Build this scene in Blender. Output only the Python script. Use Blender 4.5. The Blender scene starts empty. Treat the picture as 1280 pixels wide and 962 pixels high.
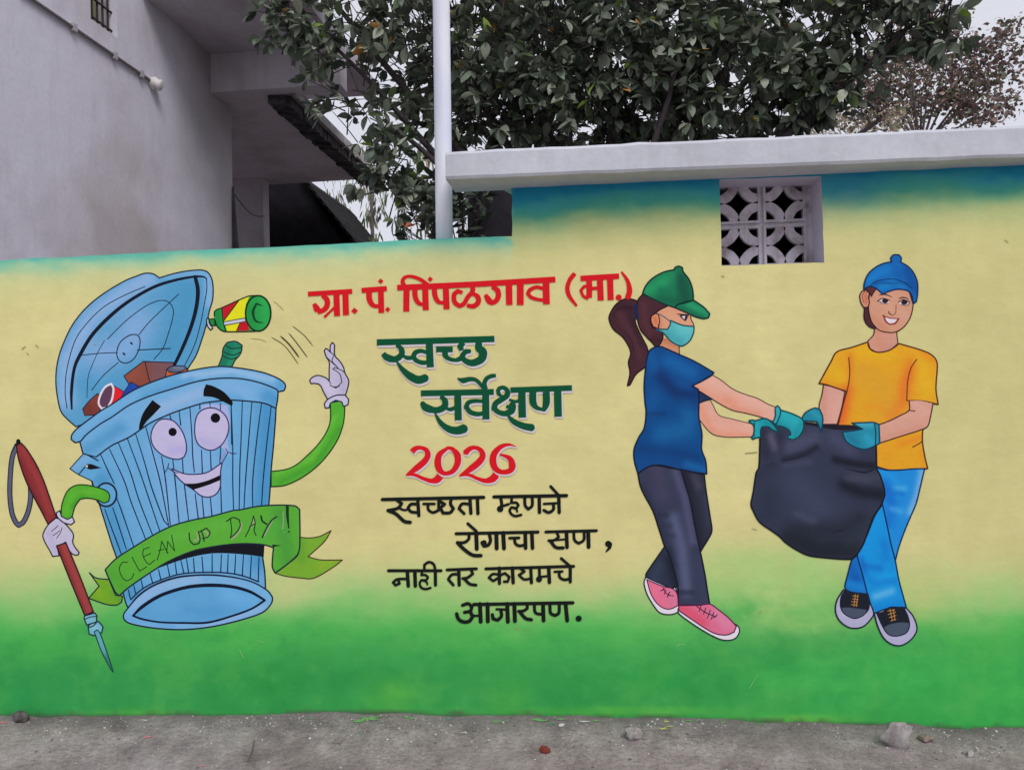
import bpy, bmesh, math, random
import numpy as np
from mathutils import Vector, Matrix, noise
from mathutils.geometry import delaunay_2d_cdt
random.seed(7); rng = np.random.default_rng(7)
R = math.radians
SC = bpy.context.scene
COL = SC.collection
PI = math.pi

# ------------------------------------------------------------------ camera
CAMZ = 1.5; FPX = 960.0
cam = bpy.data.cameras.new('camera'); camo = bpy.data.objects.new('camera', cam); COL.objects.link(camo)
cam.sensor_fit = 'HORIZONTAL'; cam.sensor_width = 36.0; cam.lens = 36.0 * FPX / 1280.0
cam.clip_start = 0.05; cam.clip_end = 2000
YAW, PITCH, ROLL = R(6.2), R(0.2), R(1.2)
camM = Matrix.Translation((0, 0, CAMZ)) @ Matrix.Rotation(YAW, 4, 'Z') @ Matrix.Rotation(R(90) + PITCH, 4, 'X') @ Matrix.Rotation(-ROLL, 4, 'Z')
camo.matrix_world = camM
SC.camera = camo

# ------------------------------------------------------------------ sky, sun, exposure
SUN_EL, SUN_AZ = R(48), R(146)          # sun high behind the viewer's right shoulder, veiled by cloud
w = bpy.data.worlds.new('World'); SC.world = w; w.use_nodes = True
nt = w.node_tree; nt.nodes.clear()
sky = nt.nodes.new('ShaderNodeTexSky'); sky.sky_type = 'NISHITA'; sky.sun_disc = False
sky.sun_elevation = SUN_EL; sky.sun_rotation = SUN_AZ; sky.dust_density = 4; sky.air_density = 1.2
bg = nt.nodes.new('ShaderNodeBackground'); bg.inputs['Strength'].default_value = 0.08
cl = nt.nodes.new('ShaderNodeBackground'); cl.inputs['Strength'].default_value = 1.0
tc = nt.nodes.new('ShaderNodeTexCoord'); nz = nt.nodes.new('ShaderNodeTexNoise')
nz.inputs['Scale'].default_value = 1.6; nz.inputs['Detail'].default_value = 5
nt.links.new(tc.outputs['Generated'], nz.inputs['Vector'])
cr = nt.nodes.new('ShaderNodeValToRGB')
cr.color_ramp.elements[0].position = .3; cr.color_ramp.elements[0].color = (.59, .60, .69, 1)
cr.color_ramp.elements[1].position = .7; cr.color_ramp.elements[1].color = (.74, .745, .81, 1)
nt.links.new(nz.outputs['Fac'], cr.inputs[0]); nt.links.new(cr.outputs[0], cl.inputs['Color'])
nt.links.new(sky.outputs[0], bg.inputs['Color'])
mx = nt.nodes.new('ShaderNodeMixShader'); mx.inputs[0].default_value = 0.88
nt.links.new(bg.outputs[0], mx.inputs[1]); nt.links.new(cl.outputs[0], mx.inputs[2])
wo = nt.nodes.new('ShaderNodeOutputWorld'); nt.links.new(mx.outputs[0], wo.inputs['Surface'])
sl = bpy.data.lights.new('sun', 'SUN'); sl.energy = 1.5; sl.angle = R(25); sl.color = (1, .97, .95)
so = bpy.data.objects.new('sun', sl); COL.objects.link(so)
sd = Vector((math.sin(SUN_AZ) * math.cos(SUN_EL), math.cos(SUN_AZ) * math.cos(SUN_EL), math.sin(SUN_EL)))
so.rotation_euler = sd.to_track_quat('Z', 'Y').to_euler()
SC.view_settings.view_transform = 'Standard'; SC.view_settings.look = 'None'
SC.view_settings.gamma = 1; SC.view_settings.exposure = 0.17

# the light that falls on the wall: paint colour = seen colour / this
KL = np.array([.83, .815, .93])
def lin(c):
    c = np.asarray(c, float) / 255.0
    return np.where(c <= .04045, c / 12.92, ((c + .055) / 1.055) ** 2.4)
GAIN = 1.15      # colour notes were taken off a dim print of the photograph
def alb(c, k=1.0):
    c = np.asarray(c, float) * GAIN; c = np.where(c > 225, 225 + (c - 225) * .5, c)
    return np.clip(lin(c) / (KL * k), .003, .88)

# ------------------------------------------------------------------ rays: where a sight line meets a plane of the place
Rm = camM.to_3x3(); CO = Vector((0, 0, CAMZ))
RMN = np.array(Rm)
def ray(px, py):
    return Rm @ Vector(((px - 640) / FPX, (481 - py) / FPX, -1))
def at(px, py, Y):
    d = ray(px, py); t = Y / d.y; return CO + d * t
def atx(px, py, X):
    d = ray(px, py); t = X / d.x; return CO + d * t
def atn(P, Y):
    P = np.asarray(P, float); d = np.stack([(P[:, 0] - 640) / FPX, (481 - P[:, 1]) / FPX, -np.ones(len(P))], 1) @ RMN.T
    t = (Y / d[:, 1])[:, None]
    return d * t + np.array([0, 0, CAMZ])
WY = 3.5     # the painted face of the boundary wall

# ------------------------------------------------------------------ materials
def nodes(name, rough=.8, spec=.3):
    m = bpy.data.materials.new(name); m.use_nodes = True
    t = m.node_tree; b = t.nodes['Principled BSDF']
    b.inputs['Roughness'].default_value = rough; b.inputs['Specular IOR Level'].default_value = spec
    return m, t, b
def pos(t, scale=(1, 1, 1)):
    g = t.nodes.new('ShaderNodeNewGeometry'); mp = t.nodes.new('ShaderNodeMapping')
    mp.inputs['Scale'].default_value = scale
    t.links.new(g.outputs['Position'], mp.inputs['Vector']); return mp.outputs[0]
def noi(t, vec, scale, detail=4, rough=.55):
    n = t.nodes.new('ShaderNodeTexNoise'); n.inputs['Scale'].default_value = scale
    n.inputs['Detail'].default_value = detail; n.inputs['Roughness'].default_value = rough
    t.links.new(vec, n.inputs['Vector']); return n.outputs['Fac']
def ramp(t, fac, stops):
    r = t.nodes.new('ShaderNodeValToRGB'); e = r.color_ramp.elements
    while len(e) < len(stops): e.new(.5)
    for i, (p, c) in enumerate(stops):
        e[i].position = p; e[i].color = (*[float(v) for v in c], 1)
    t.links.new(fac, r.inputs[0]); return r.outputs[0]
def mix(t, fac, a, b, mode='MIX'):
    n = t.nodes.new('ShaderNodeMix'); n.data_type = 'RGBA'; n.blend_type = mode
    for s, v in ((n.inputs[0], fac), (n.inputs[6], a), (n.inputs[7], b)):
        if hasattr(v, 'links') or hasattr(v, 'is_linked'): t.links.new(v, s)
        elif isinstance(v, (int, float)): s.default_value = v
        else: s.default_value = (*[float(q) for q in v], 1)
    return n.outputs[2]
def bump(t, b, hs, strength=.4, dist=.01):
    prev = None
    for h, s, d in hs:
        n = t.nodes.new('ShaderNodeBump'); n.inputs['Strength'].default_value = s; n.inputs['Distance'].default_value = d
        t.links.new(h, n.inputs['Height'])
        if prev: t.links.new(prev, n.inputs['Normal'])
        prev = n.outputs[0]
    t.links.new(prev, b.inputs['Normal'])

def paint_mat(name, rough=.72, spec=.12, grain=.05):
    m, t, b = nodes(name, rough, spec)
    a = t.nodes.new('ShaderNodeAttribute'); a.attribute_name = 'Col'
    p = pos(t)
    br = noi(t, pos(t, (5, 1, 13)), 2.6, 6, .7)          # brush drag, mostly sideways
    f1 = ramp(t, br, [(.25, (1 - grain,) * 3), (.75, (1 + grain * .6,) * 3)])
    c = mix(t, 1.0, a.outputs['Color'], f1, 'MULTIPLY')
    sp = noi(t, p, 160, 3, .6)
    f2 = ramp(t, sp, [(.3, (.965,) * 3), (.7, (1.025,) * 3)])
    c = mix(t, 1.0, c, f2, 'MULTIPLY')
    t.links.new(c, b.inputs['Base Color'])
    bump(t, b, [(noi(t, p, 3.0, 5), .5, .016), (noi(t, p, 38, 5, .7), .25, .003), (noi(t, p, 220, 3, .7), .25, .0012)])
    return m
M_PAINT = paint_mat('mural paint')

def plaster(name, base, dark, light, scale=1.2, streak=.6, rough=.9, stain_shade=None):
    m, t, b = nodes(name, rough, .15)
    p = pos(t)
    n1 = noi(t, p, scale, 6, .6)
    c = ramp(t, n1, [(.3, alb(dark)), (.5, alb(base)), (.72, alb(light))])
    st = noi(t, pos(t, (6, 6, .7)), 2.0, 6, .7)
    f = ramp(t, st, [(.3, (1 - streak * .6,) * 3), (.55, (1, 1, 1))])
    c = mix(t, .8, c, f, 'MULTIPLY')
    if stain_shade:      # soiling and the slab's shade, both painted in towards the far corner, ragged edge
        y0, y1, sc_, amt = stain_shade
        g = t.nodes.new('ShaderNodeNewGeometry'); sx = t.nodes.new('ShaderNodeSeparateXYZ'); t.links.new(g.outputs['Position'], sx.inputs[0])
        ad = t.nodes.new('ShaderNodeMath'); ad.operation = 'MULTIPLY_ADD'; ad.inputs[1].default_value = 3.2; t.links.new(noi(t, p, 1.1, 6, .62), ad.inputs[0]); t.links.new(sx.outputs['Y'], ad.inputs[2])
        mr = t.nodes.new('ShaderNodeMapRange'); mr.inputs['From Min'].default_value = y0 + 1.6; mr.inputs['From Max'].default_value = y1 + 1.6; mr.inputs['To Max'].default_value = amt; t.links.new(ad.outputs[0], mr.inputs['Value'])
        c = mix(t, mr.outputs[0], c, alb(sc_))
    f3 = ramp(t, noi(t, p, 30, 5, .7), [(.3, (.93,) * 3), (.65, (1.03,) * 3)])
    c = mix(t, 1.0, c, f3, 'MULTIPLY')
    t.links.new(c, b.inputs['Base Color'])
    bump(t, b, [(noi(t, p, 4, 4), .35, .02), (noi(t, p, 60, 5, .7), .25, .004)])
    return m
def flat(name, col, rough=.7, spec=.3, var=.15, scale=40, k=1.0, bmp=.3):
    m, t, b = nodes(name, rough, spec); p = pos(t)
    f = ramp(t, noi(t, p, scale, 5, .6), [(.3, (1 - var,) * 3), (.7, (1 + var * .5,) * 3)])
    t.links.new(mix(t, 1.0, alb(col, k), f, 'MULTIPLY'), b.inputs['Base Color'])
    bump(t, b, [(noi(t, p, scale * 1.5, 4), bmp, .003)])
    return m

# ------------------------------------------------------------------ mesh helpers
def tag(o, label=None, cat=None, group=None, kind=None):
    if label: o['label'] = label
    if cat: o['category'] = cat
    if group: o['group'] = group
    if kind: o['kind'] = kind
    return o
def link(name, me, parent=None, mat=None):
    o = bpy.data.objects.new(name, me); COL.objects.link(o)
    if parent: o.parent = parent; o.matrix_parent_inverse = parent.matrix_world.inverted() if parent.type == 'EMPTY' else Matrix()
    if mat and me is not None and not me.materials:
        for mm in (mat if isinstance(mat, (list, tuple)) else [mat]): me.materials.append(mm)
    return o
def empty(name, loc=(0, 0, 0)):
    o = bpy.data.objects.new(name, None); COL.objects.link(o); o.location = loc; o.empty_display_size = .1
    o.matrix_world = Matrix.Translation(loc); return o
class MB:
    def __init__(s): s.v = []; s.f = []; s.m = []; s.c = []
    def add(s, vs, fs, mi=0, col=None):
        n = len(s.v); s.v += [tuple(v) for v in vs]; s.f += [tuple(n + i for i in f) for f in fs]; s.m += [mi] * len(fs)
        if col is not None: s.c += [tuple(col)] * len(vs)
    def hexa(s, p, mi=0):   # 8 points: bottom 4 (ccw from above), top 4
        s.add(p, [(3, 2, 1, 0), (4, 5, 6, 7), (0, 1, 5, 4), (1, 2, 6, 5), (2, 3, 7, 6), (3, 0, 4, 7)], mi)
    def box(s, x0, x1, y0, y1, z0, z1, mi=0):
        s.hexa([(x0, y0, z0), (x1, y0, z0), (x1, y1, z0), (x0, y1, z0), (x0, y0, z1), (x1, y0, z1), (x1, y1, z1), (x0, y1, z1)], mi)
    def tube(s, pts, rad, n=8, mi=0, cap=True):
        pts = [Vector(p) for p in pts]; N = len(pts)
        if not hasattr(rad, '__len__'): rad = [rad] * N
        rings = []; up = Vector((.13, .37, .92)).normalized()
        for i, p in enumerate(pts):
            d = (pts[min(i + 1, N - 1)] - pts[max(i - 1, 0)]).normalized()
            a = d.cross(up)
            if a.length < .1: a = d.cross(Vector((1, 0, 0)))
            a.normalize(); b = d.cross(a)
            rings.append([p + (a * math.cos(2 * PI * k / n) + b * math.sin(2 * PI * k / n)) * rad[i] for k in range(n)])
        vs = [q for r in rings for q in r]; fs = []
        for i in range(N - 1):
            for k in range(n):
                k2 = (k + 1) % n; fs.append((i * n + k, (i + 1) * n + k, (i + 1) * n + k2, i * n + k2))
        if cap: fs += [tuple(range(n)), tuple(reversed(range((N - 1) * n, N * n)))]
        s.add(vs, fs, mi)
    def mesh(s, name, smooth=False):
        me = bpy.data.meshes.new(name); me.from_pydata(s.v, [], s.f); me.update()
        if any(s.m): me.polygons.foreach_set('material_index', s.m)
        if s.c:
            ca = me.color_attributes.new('Col', 'FLOAT_COLOR', 'POINT')
            ca.data.foreach_set('color', np.array([(*c[:3], 1.0) for c in s.c], np.float32).ravel())
        if smooth: me.polygons.foreach_set('use_smooth', [True] * len(s.f))
        me.update(); return me
    def obj(s, name, mat, parent=None, smooth=False): return link(name, s.mesh(name, smooth), parent, mat)

# ------------------------------------------------------------------ painting on the wall
FR = dict(A=(50, 330, .1875), B=(240, 350, .1875), C=(140, 450, .1875), D=(0, 530, .15625), E=(80, 600, .1875), F=(260, 600, .15625),
          G=(40, 660, .2079), H=(140, 670, .1875), I=(750, 320, .18713), J=(780, 430, .18713), K=(860, 450, .125), L=(780, 560, .14551),
          M=(780, 670, .14551), N=(920, 490, .22857), O=(1020, 310, .14551), P=(990, 420, .18709), Q=(1030, 570, .14559), R=(1030, 680, .14559),
          a=(370, 330, .171875), b=(580, 330, .171875), c=(460, 410, .140625), d=(510, 470, .171875), e=(490, 545, .140625),
          f=(470, 600, .1953), g=(560, 645, .171875), h=(475, 695, .1953), i=(560, 740, .140625), p=(0, 0, 1.0))
def T(s):
    """'F x,y x,y G x,y' -> wall drawing points; a letter switches the drawing sheet"""
    out = []; fr = FR['p']
    for w_ in s.split():
        if w_ in FR: fr = FR[w_]
        else:
            x, y = w_.split(','); out.append((fr[0] + float(x) * fr[2], fr[1] + float(y) * fr[2]))
    return np.array(out)
def smooth(P, closed, step=2.0, thr=46, extra=None):
    P = np.asarray(P, float); n = len(P)
    if n < 3 and not closed:
        k = max(2, int(np.hypot(*(P[1] - P[0])) / step) + 1); u = np.linspace(0, 1, k)[:, None]
        Q = P[0] + (P[1] - P[0]) * u
        return (Q, extra[0] + (extra[1] - extra[0]) * u[:, 0]) if extra is not None else Q
    corner = np.zeros(n, bool)
    for i in range(n):
        if not closed and i in (0, n - 1): corner[i] = True; continue
        a = P[i] - P[i - 1]; b = P[(i + 1) % n] - P[i]
        ang = abs(math.degrees(math.atan2(a[0] * b[1] - a[1] * b[0], a @ b)))
        corner[i] = ang > thr
    out = []; ex = []
    for i in range(n if closed else n - 1):
        p1 = P[i]; p2 = P[(i + 1) % n]
        p0 = 2 * p1 - p2 if corner[i] else P[i - 1]
        j = (i + 1) % n
        p3 = 2 * p2 - p1 if corner[j] else P[(i + 2) % n]
        L = np.hypot(*(p2 - p1))
        # keep far neighbours from bending short segments
        def lim(q, o):
            d = q - o; l = np.hypot(*d); return o + d * min(1, 1.6 * L / max(l, 1e-6))
        p0 = lim(p0, p1); p3 = lim(p3, p2)
        k = max(1, int(math.ceil(L / step)))
        for u in np.arange(k) / k:
            out.append(.5 * ((2 * p1) + (-p0 + p2) * u + (2 * p0 - 5 * p1 + 4 * p2 - p3) * u * u + (-p0 + 3 * p1 - 3 * p2 + p3) * u ** 3))
            if extra is not None: ex.append(extra[i] + (extra[j] - extra[i]) * u)
    if not closed:
        out.append(P[-1])
        if extra is not None: ex.append(extra[-1])
    return (np.array(out), np.array(ex)) if extra is not None else np.array(out)
def inside(P, Q):
    x, y = Q[:, 0], Q[:, 1]; c = np.zeros(len(Q), bool)
    a = P; b = np.roll(P, -1, 0)
    for (x1, y1), (x2, y2) in zip(a, b):
        if y1 == y2: continue
        m = ((y1 > y) != (y2 > y)) & (x < (x2 - x1) * (y - y1) / (y2 - y1) + x1); c ^= m
    return c
def segdist(Q, P):
    """distance of points Q to polyline P"""
    d = np.full(len(Q), 1e9)
    if len(P) == 1: return np.hypot(*(Q - P[0]).T)
    for a, b in zip(P[:-1], P[1:]):
        ab = b - a; l = ab @ ab
        t = np.clip(((Q - a) @ ab) / max(l, 1e-9), 0, 1)
        d = np.minimum(d, np.hypot(*(Q - (a + t[:, None] * ab)).T))
    return d
def area(P): x, y = P[:, 0], P[:, 1]; return .5 * np.sum(x * np.roll(y, -1) - np.roll(x, -1) * y)
def cdt(V, faces, keep_any=True):
    r = delaunay_2d_cdt([Vector((float(x), float(y))) for x, y in V], [], faces, 0, 1e-5, True)
    vv = np.array([(q.x, q.y) for q in r[0]]); ff = [f for f, o in zip(r[2], r[5]) if len(o)]
    return vv, ff
LAY = [0]; INKW = 1.24
DZ = 0.000011
class Paint:
    """one painted piece: patches of colour and ink lines, each a film on the wall a hair above the last"""
    def __init__(s, y=None): s.b = MB(); s.Y = WY
    def _put(s, vv, ff, colr):
        LAY[0] += 1
        P = atn(vv, s.Y); P[:, 1] -= .0003 + DZ * LAY[0]
        n = len(s.b.v); s.b.v += [tuple(q) for q in P]
        fs = []
        for f in ff:
            a, b_, c = (vv[f[0]], vv[f[1]], vv[f[2]])
            cr_ = (b_[0] - a[0]) * (c[1] - a[1]) - (b_[1] - a[1]) * (c[0] - a[0])
            f = f if cr_ < 0 else tuple(reversed(f))     # drawing y runs down
            fs.append(tuple(n + i for i in f))
        s.b.f += fs; s.b.m += [0] * len(fs); s.b.c += [tuple(q) for q in colr]
    def fill(s, pts, col, shades=(), ink=None, w=1.1, grid=3.2, thr=46, sharp=False):
        P = T(pts) if isinstance(pts, str) else np.asarray(pts, float)
        S = P if sharp else smooth(P, True, 2.2, thr)
        k = np.hypot(*(S - np.roll(S, 1, 0)).T) > .15; S = S[k]
        if area(S) < 0: S = S[::-1]
        V = [tuple(q) for q in S]
        x0, y0 = S.min(0); x1, y1 = S.max(0)
        if shades:
            gx, gy = np.meshgrid(np.arange(x0, x1, grid), np.arange(y0, y1, grid)); gx = gx + (np.arange(gx.shape[0]) % 2)[:, None] * grid / 2
            Q = np.stack([gx.ravel(), gy.ravel()], 1); Q = Q[inside(S, Q)]
            if len(Q): Q = Q[segdist(Q, np.vstack([S, S[:1]])) > grid * .4]; V += [tuple(q) for q in Q]
        vv, ff = cdt(V, [list(range(len(S)))])
        c = np.tile(np.asarray(col, float), (len(vv), 1))
        for (sp, rad, sc_, st) in shades:
            SP = T(sp); d = segdist(vv, SP)
            a = (np.exp(-(d / rad) ** 2) * st)[:, None]; c = c * (1 - a) + np.asarray(sc_, float) * a
        s._put(vv, ff, alb(c))
        if ink is not None: s.line(S, ink, w * 1.16, closed=True, raw=True)
        return s
    def line(s, pts, col, w=1.2, closed=False, raw=False, cap='round'):
        s.lines([(pts, w)], col, closed, raw, cap); return s
    def lines(s, items, col, closed=False, raw=False, cap='round', shift=(0, 0), grow=0, taper=False):
        """ink ribbons merged into one film"""
        V = []; F = []
        def disc(c, r, n=10):
            b0 = len(V)
            for k in range(n): V.append((c[0] + r * math.cos(2 * PI * k / n), c[1] + r * math.sin(2 * PI * k / n)))
            F.append(list(range(b0, b0 + n)))
        for pts, w_ in items:
            P = (T(pts) if isinstance(pts, str) else np.asarray(pts, float)) + np.asarray(shift, float)
            fr = 1.0
            if isinstance(pts, str):
                key = [q for q in pts.split() if q in FR]
                fr = FR[key[0]][2] if key and s.zoomw else 1.0
            W = np.asarray(w_, float) * fr if hasattr(w_, '__len__') else np.full(len(P), w_ * fr)
            if len(W) < len(P): W = np.interp(np.linspace(0, 1, len(P)), np.linspace(0, 1, len(W)), W)
            W = W * INKW + grow
            if len(P) == 1: disc(P[0], W[0] / 2, 14); continue
            if raw: S = P; E = np.full(len(P), W[0])
            else: S, E = smooth(P, closed, 2.2, 60, W)
            if closed: S = np.vstack([S, S[:1]]); E = np.append(E, E[0])
            k = np.append(True, np.hypot(*(S[1:] - S[:-1]).T) > .05); S = S[k]; E = E[k]
            if taper: E = E * np.clip(np.minimum(np.arange(len(E)), np.arange(len(E))[::-1]) / 3.0 + .35, 0, 1)
            for i in range(len(S) - 1):
                d = S[i + 1] - S[i]; L = np.hypot(*d)
                nrm = np.array([-d[1], d[0]]) / L
                a, b2 = E[i] / 2, E[i + 1] / 2; n0 = len(V)
                V.extend([tuple(S[i] + nrm * -a), tuple(S[i + 1] + nrm * -b2), tuple(S[i + 1] + nrm * b2), tuple(S[i] + nrm * a)])
                F.append([n0, n0 + 1, n0 + 2, n0 + 3])
                if i > 0 or (closed):
                    e = S[i] - S[i - 1] if i > 0 else S[0] - S[-2]
                    if abs(e[0] * d[1] - e[1] * d[0]) > .02 * L * np.hypot(*e): disc(S[i], a * .995, 8 if a < 1.6 else 14)
            if cap == 'round' and not closed:
                disc(S[0], E[0] / 2, 8); disc(S[-1], E[-1] / 2, 8)
        rr = random.random() * 1e-3
        V = [(x + rr + random.random() * 1e-3, y + random.random() * 1e-3) for x, y in V]
        for f in F:
            a_ = area(np.array([V[i] for i in f]))
            if a_ < 0: f.reverse()
        vv, ff = cdt(V, F)
        s._put(vv, ff, np.tile(alb(col), (len(vv), 1))); return s
    zoomw = True
    def dia(s, pts, r, col):
        for (x, y) in T(pts):
            fr = FR[[q for q in pts.split() if q in FR][0]][2]; q = r * fr
            s.fill([(x - q, y + q * .1), (x + q * .1, y + q), (x + q, y - q * .1), (x - q * .1, y - q)], col, sharp=True)
        return s
    def obj(s, name, parent, label=None):
        o = s.b.obj(name, M_PAINT, parent)
        if label: o['label'] = label
        return o
# ------------------------------------------------------------------ the boundary wall itself
def lerp(x, xs, ys): return np.interp(x, xs, ys)
BASE_X = [-900, 0, 300, 420, 480, 560, 640, 860, 1050, 1250, 2200]
BASE_Y = [905, 893, 891.5, 889, 889, 892, 893, 897, 903, 908, 925]
TOP_X = [-900, -200, 0, 32, 90, 240, 327, 431, 501, 542, 584, 638]
TOP_Y = [368, 335, 326, 323, 321, 312.7, 309.5, 304.5, 300.5, 299, 296.8, 295.3]
def fbm(P, s, seed=0):
    return np.array([noise.fractal(Vector((x * s[0] + seed, y * s[1], seed * 1.7)), .6, 2.0, 4) for x, y in P])
YEL = (183, 175, 129)
def wall_colour(P):
    x, y = P[:, 0], P[:, 1]
    n1 = fbm(P, (.006, .010), 3); n2 = fbm(P, (.02, .06), 9); n3 = fbm(P, (.035, .012), 17)
    c = np.tile(np.array(YEL, float), (len(P), 1))
    c += (n1 * 5)[:, None] * np.array([1, 1, .9]) + (n2 * 3)[:, None]
    # warmer to the right of centre, duller far right
    k = np.exp(-((x - 560) / 260) ** 2)[:, None] * .25; c = c * (1 - k) + np.array([176, 166, 120]) * k
    k = np.clip((x - 960) / 300, 0, 1)[:, None] * .45; c = c * (1 - k) + np.array([163, 159, 114]) * k
    # teal along the top of the low part
    top = lerp(x, TOP_X, TOP_Y); d = y - top + n2 * 5
    low = (x < 640)
    def blend(c, m, stops):
        xs = [s_[0] for s_ in stops]
        t = np.stack([np.interp(m, xs, [s_[1][i] for s_ in stops]) for i in range(3)], 1); a = np.interp(m, xs, [s_[2] for s_ in stops])[:, None]
        return c * (1 - a) + t * a
    cl_ = blend(c, d, [(-50, (70, 150, 150), 1), (2, (84, 158, 150), 1), (9, (120, 170, 150), .8), (20, (160, 176, 140), .6), (42, (172, 175, 130), .35), (80, (180, 172, 124), 0)])
    c = np.where(low[:, None], cl_, c)
    # blue and teal under the coping
    t2 = np.interp(x, [640, 900, 1030, 1280], [238, 222, 214, 205]); d2 = y - t2 + n1 * 7 + n2 * 6
    d2 = d2 * np.interp(x, [640, 700, 900, 1030, 1280], [1.0, 1.05, 1.25, 1.1, 1.02])
    cr_ = blend(c, d2, [(-50, (20, 108, 148), 1), (4, (26, 112, 150), 1), (14, (50, 130, 144), 1), (29, (58, 134, 124), .97), (44, (112, 156, 122), .9), (62, (152, 167, 122), .7), (95, (172, 172, 122), .35), (140, YEL, 0)])
    k = np.exp(-((x - 1055) / 45) ** 2 - ((y - 236) / 22) ** 2)[:, None] * .5
    cr_ = cr_ * (1 - k) + np.array([30, 100, 155]) * k
    c = np.where(low[:, None], c, cr_)
    # green ground of the picture
    g0 = np.interp(x, [-200, 0, 60, 150, 300, 420, 520, 640, 760, 850, 900, 1000, 1060, 1120, 1200, 1280, 1500], [735, 745, 748, 735, 748, 745, 748, 756, 762, 750, 725, 718, 730, 752, 752, 745, 745])
    g = y - g0 + n1 * 16 + n2 * 5 + n3 * 5
    gr = blend(c, g, [(-75, YEL, 0), (-45, (160, 172, 118), .35), (-15, (140, 170, 112), .85), (12, (100, 162, 92), 1), (36, (68, 152, 76), 1), (62, (58, 141, 74), 1), (95, (47, 130, 68), 1), (180, (49, 134, 70), 1)])
    k = (np.clip((x - 850) / 300, 0, 1) * np.clip((y - 790) / 60, 0, 1))[:, None] * .55
    gr = gr * (1 - k) + np.array([52, 150, 72]) * k
    for (bx, by, rx, ry, cc, st) in [(965, 742, 95, 42, (150, 173, 112), .8), (905, 712, 40, 16, (158, 174, 114), .6), (1020, 775, 70, 26, (120, 166, 98), .55), (1145, 752, 45, 26, (168, 170, 114), .7), (60, 758, 60, 22, (140, 168, 112), .5), (345, 742, 40, 22, (172, 170, 124), .6), (860, 792, 50, 14, (84, 158, 84), .4),
                                     (1100, 840, 120, 30, (62, 156, 78), .5), (980, 850, 80, 22, (66, 156, 78), .35), (1270, 850, 40, 60, (70, 160, 76), .4), (70, 812, 90, 18, (58, 148, 66), .5), (340, 850, 60, 20, (36, 126, 60), .5), (560, 820, 70, 18, (54, 144, 70), .4), (610, 765, 80, 12, (150, 170, 112), .4),
                                     (490, 870, 30, 20, (92, 160, 66), .6), (300, 800, 70, 22, (70, 158, 72), .5), (960, 700, 70, 14, (146, 172, 112), .55), (215, 822, 40, 18, (70, 156, 74), .35), (168, 889, 40, 4, (110, 170, 60), .6),
                                     (70, 870, 120, 30, (36, 128, 80), .3), (770, 888, 160, 5, (96, 168, 60), .45), (1010, 898, 60, 4, (130, 180, 60), .5), (800, 850, 90, 20, (36, 134, 62), .3), (640, 868, 28, 16, (70, 150, 62), .4)]:
        k = (np.exp(-((x - bx) / rx) ** 2 - ((y - by) / ry) ** 2) * st * (1 + .6 * n2))[:, None]; gr = gr * (1 - k) + np.array(cc) * k
    n5 = fbm(P, (.016, .022), 41); n6 = fbm(P, (.05, .03), 57)
    gz_ = np.clip((y - g0 - 5) / 40, 0, 1)
    k = (np.clip(n5 * 1.6 - .15 + n6 * .8, 0, 1) * gz_)[:, None] * .3; gr = gr * (1 - k) + np.array([84, 154, 78]) * k
    k = (np.clip(-n5 * 1.6 - .2 + n6 * .7, 0, 1) * gz_)[:, None] * .25; gr = gr * (1 - k) + np.array([32, 118, 62]) * k
    c = gr + (n3 * 3)[:, None]
    # mud splash and bare plaster at the foot
    fy = y - (lerp(x, BASE_X, BASE_Y) - 2.5) + n3 * 3 + n2 * 2 + n6 * 2
    k = np.clip(fy / 4.0, 0, 1)[:, None] * .75; c = c * (1 - k) + np.array([66, 74, 62]) * k
    return np.clip(c, 2, 250)

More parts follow.
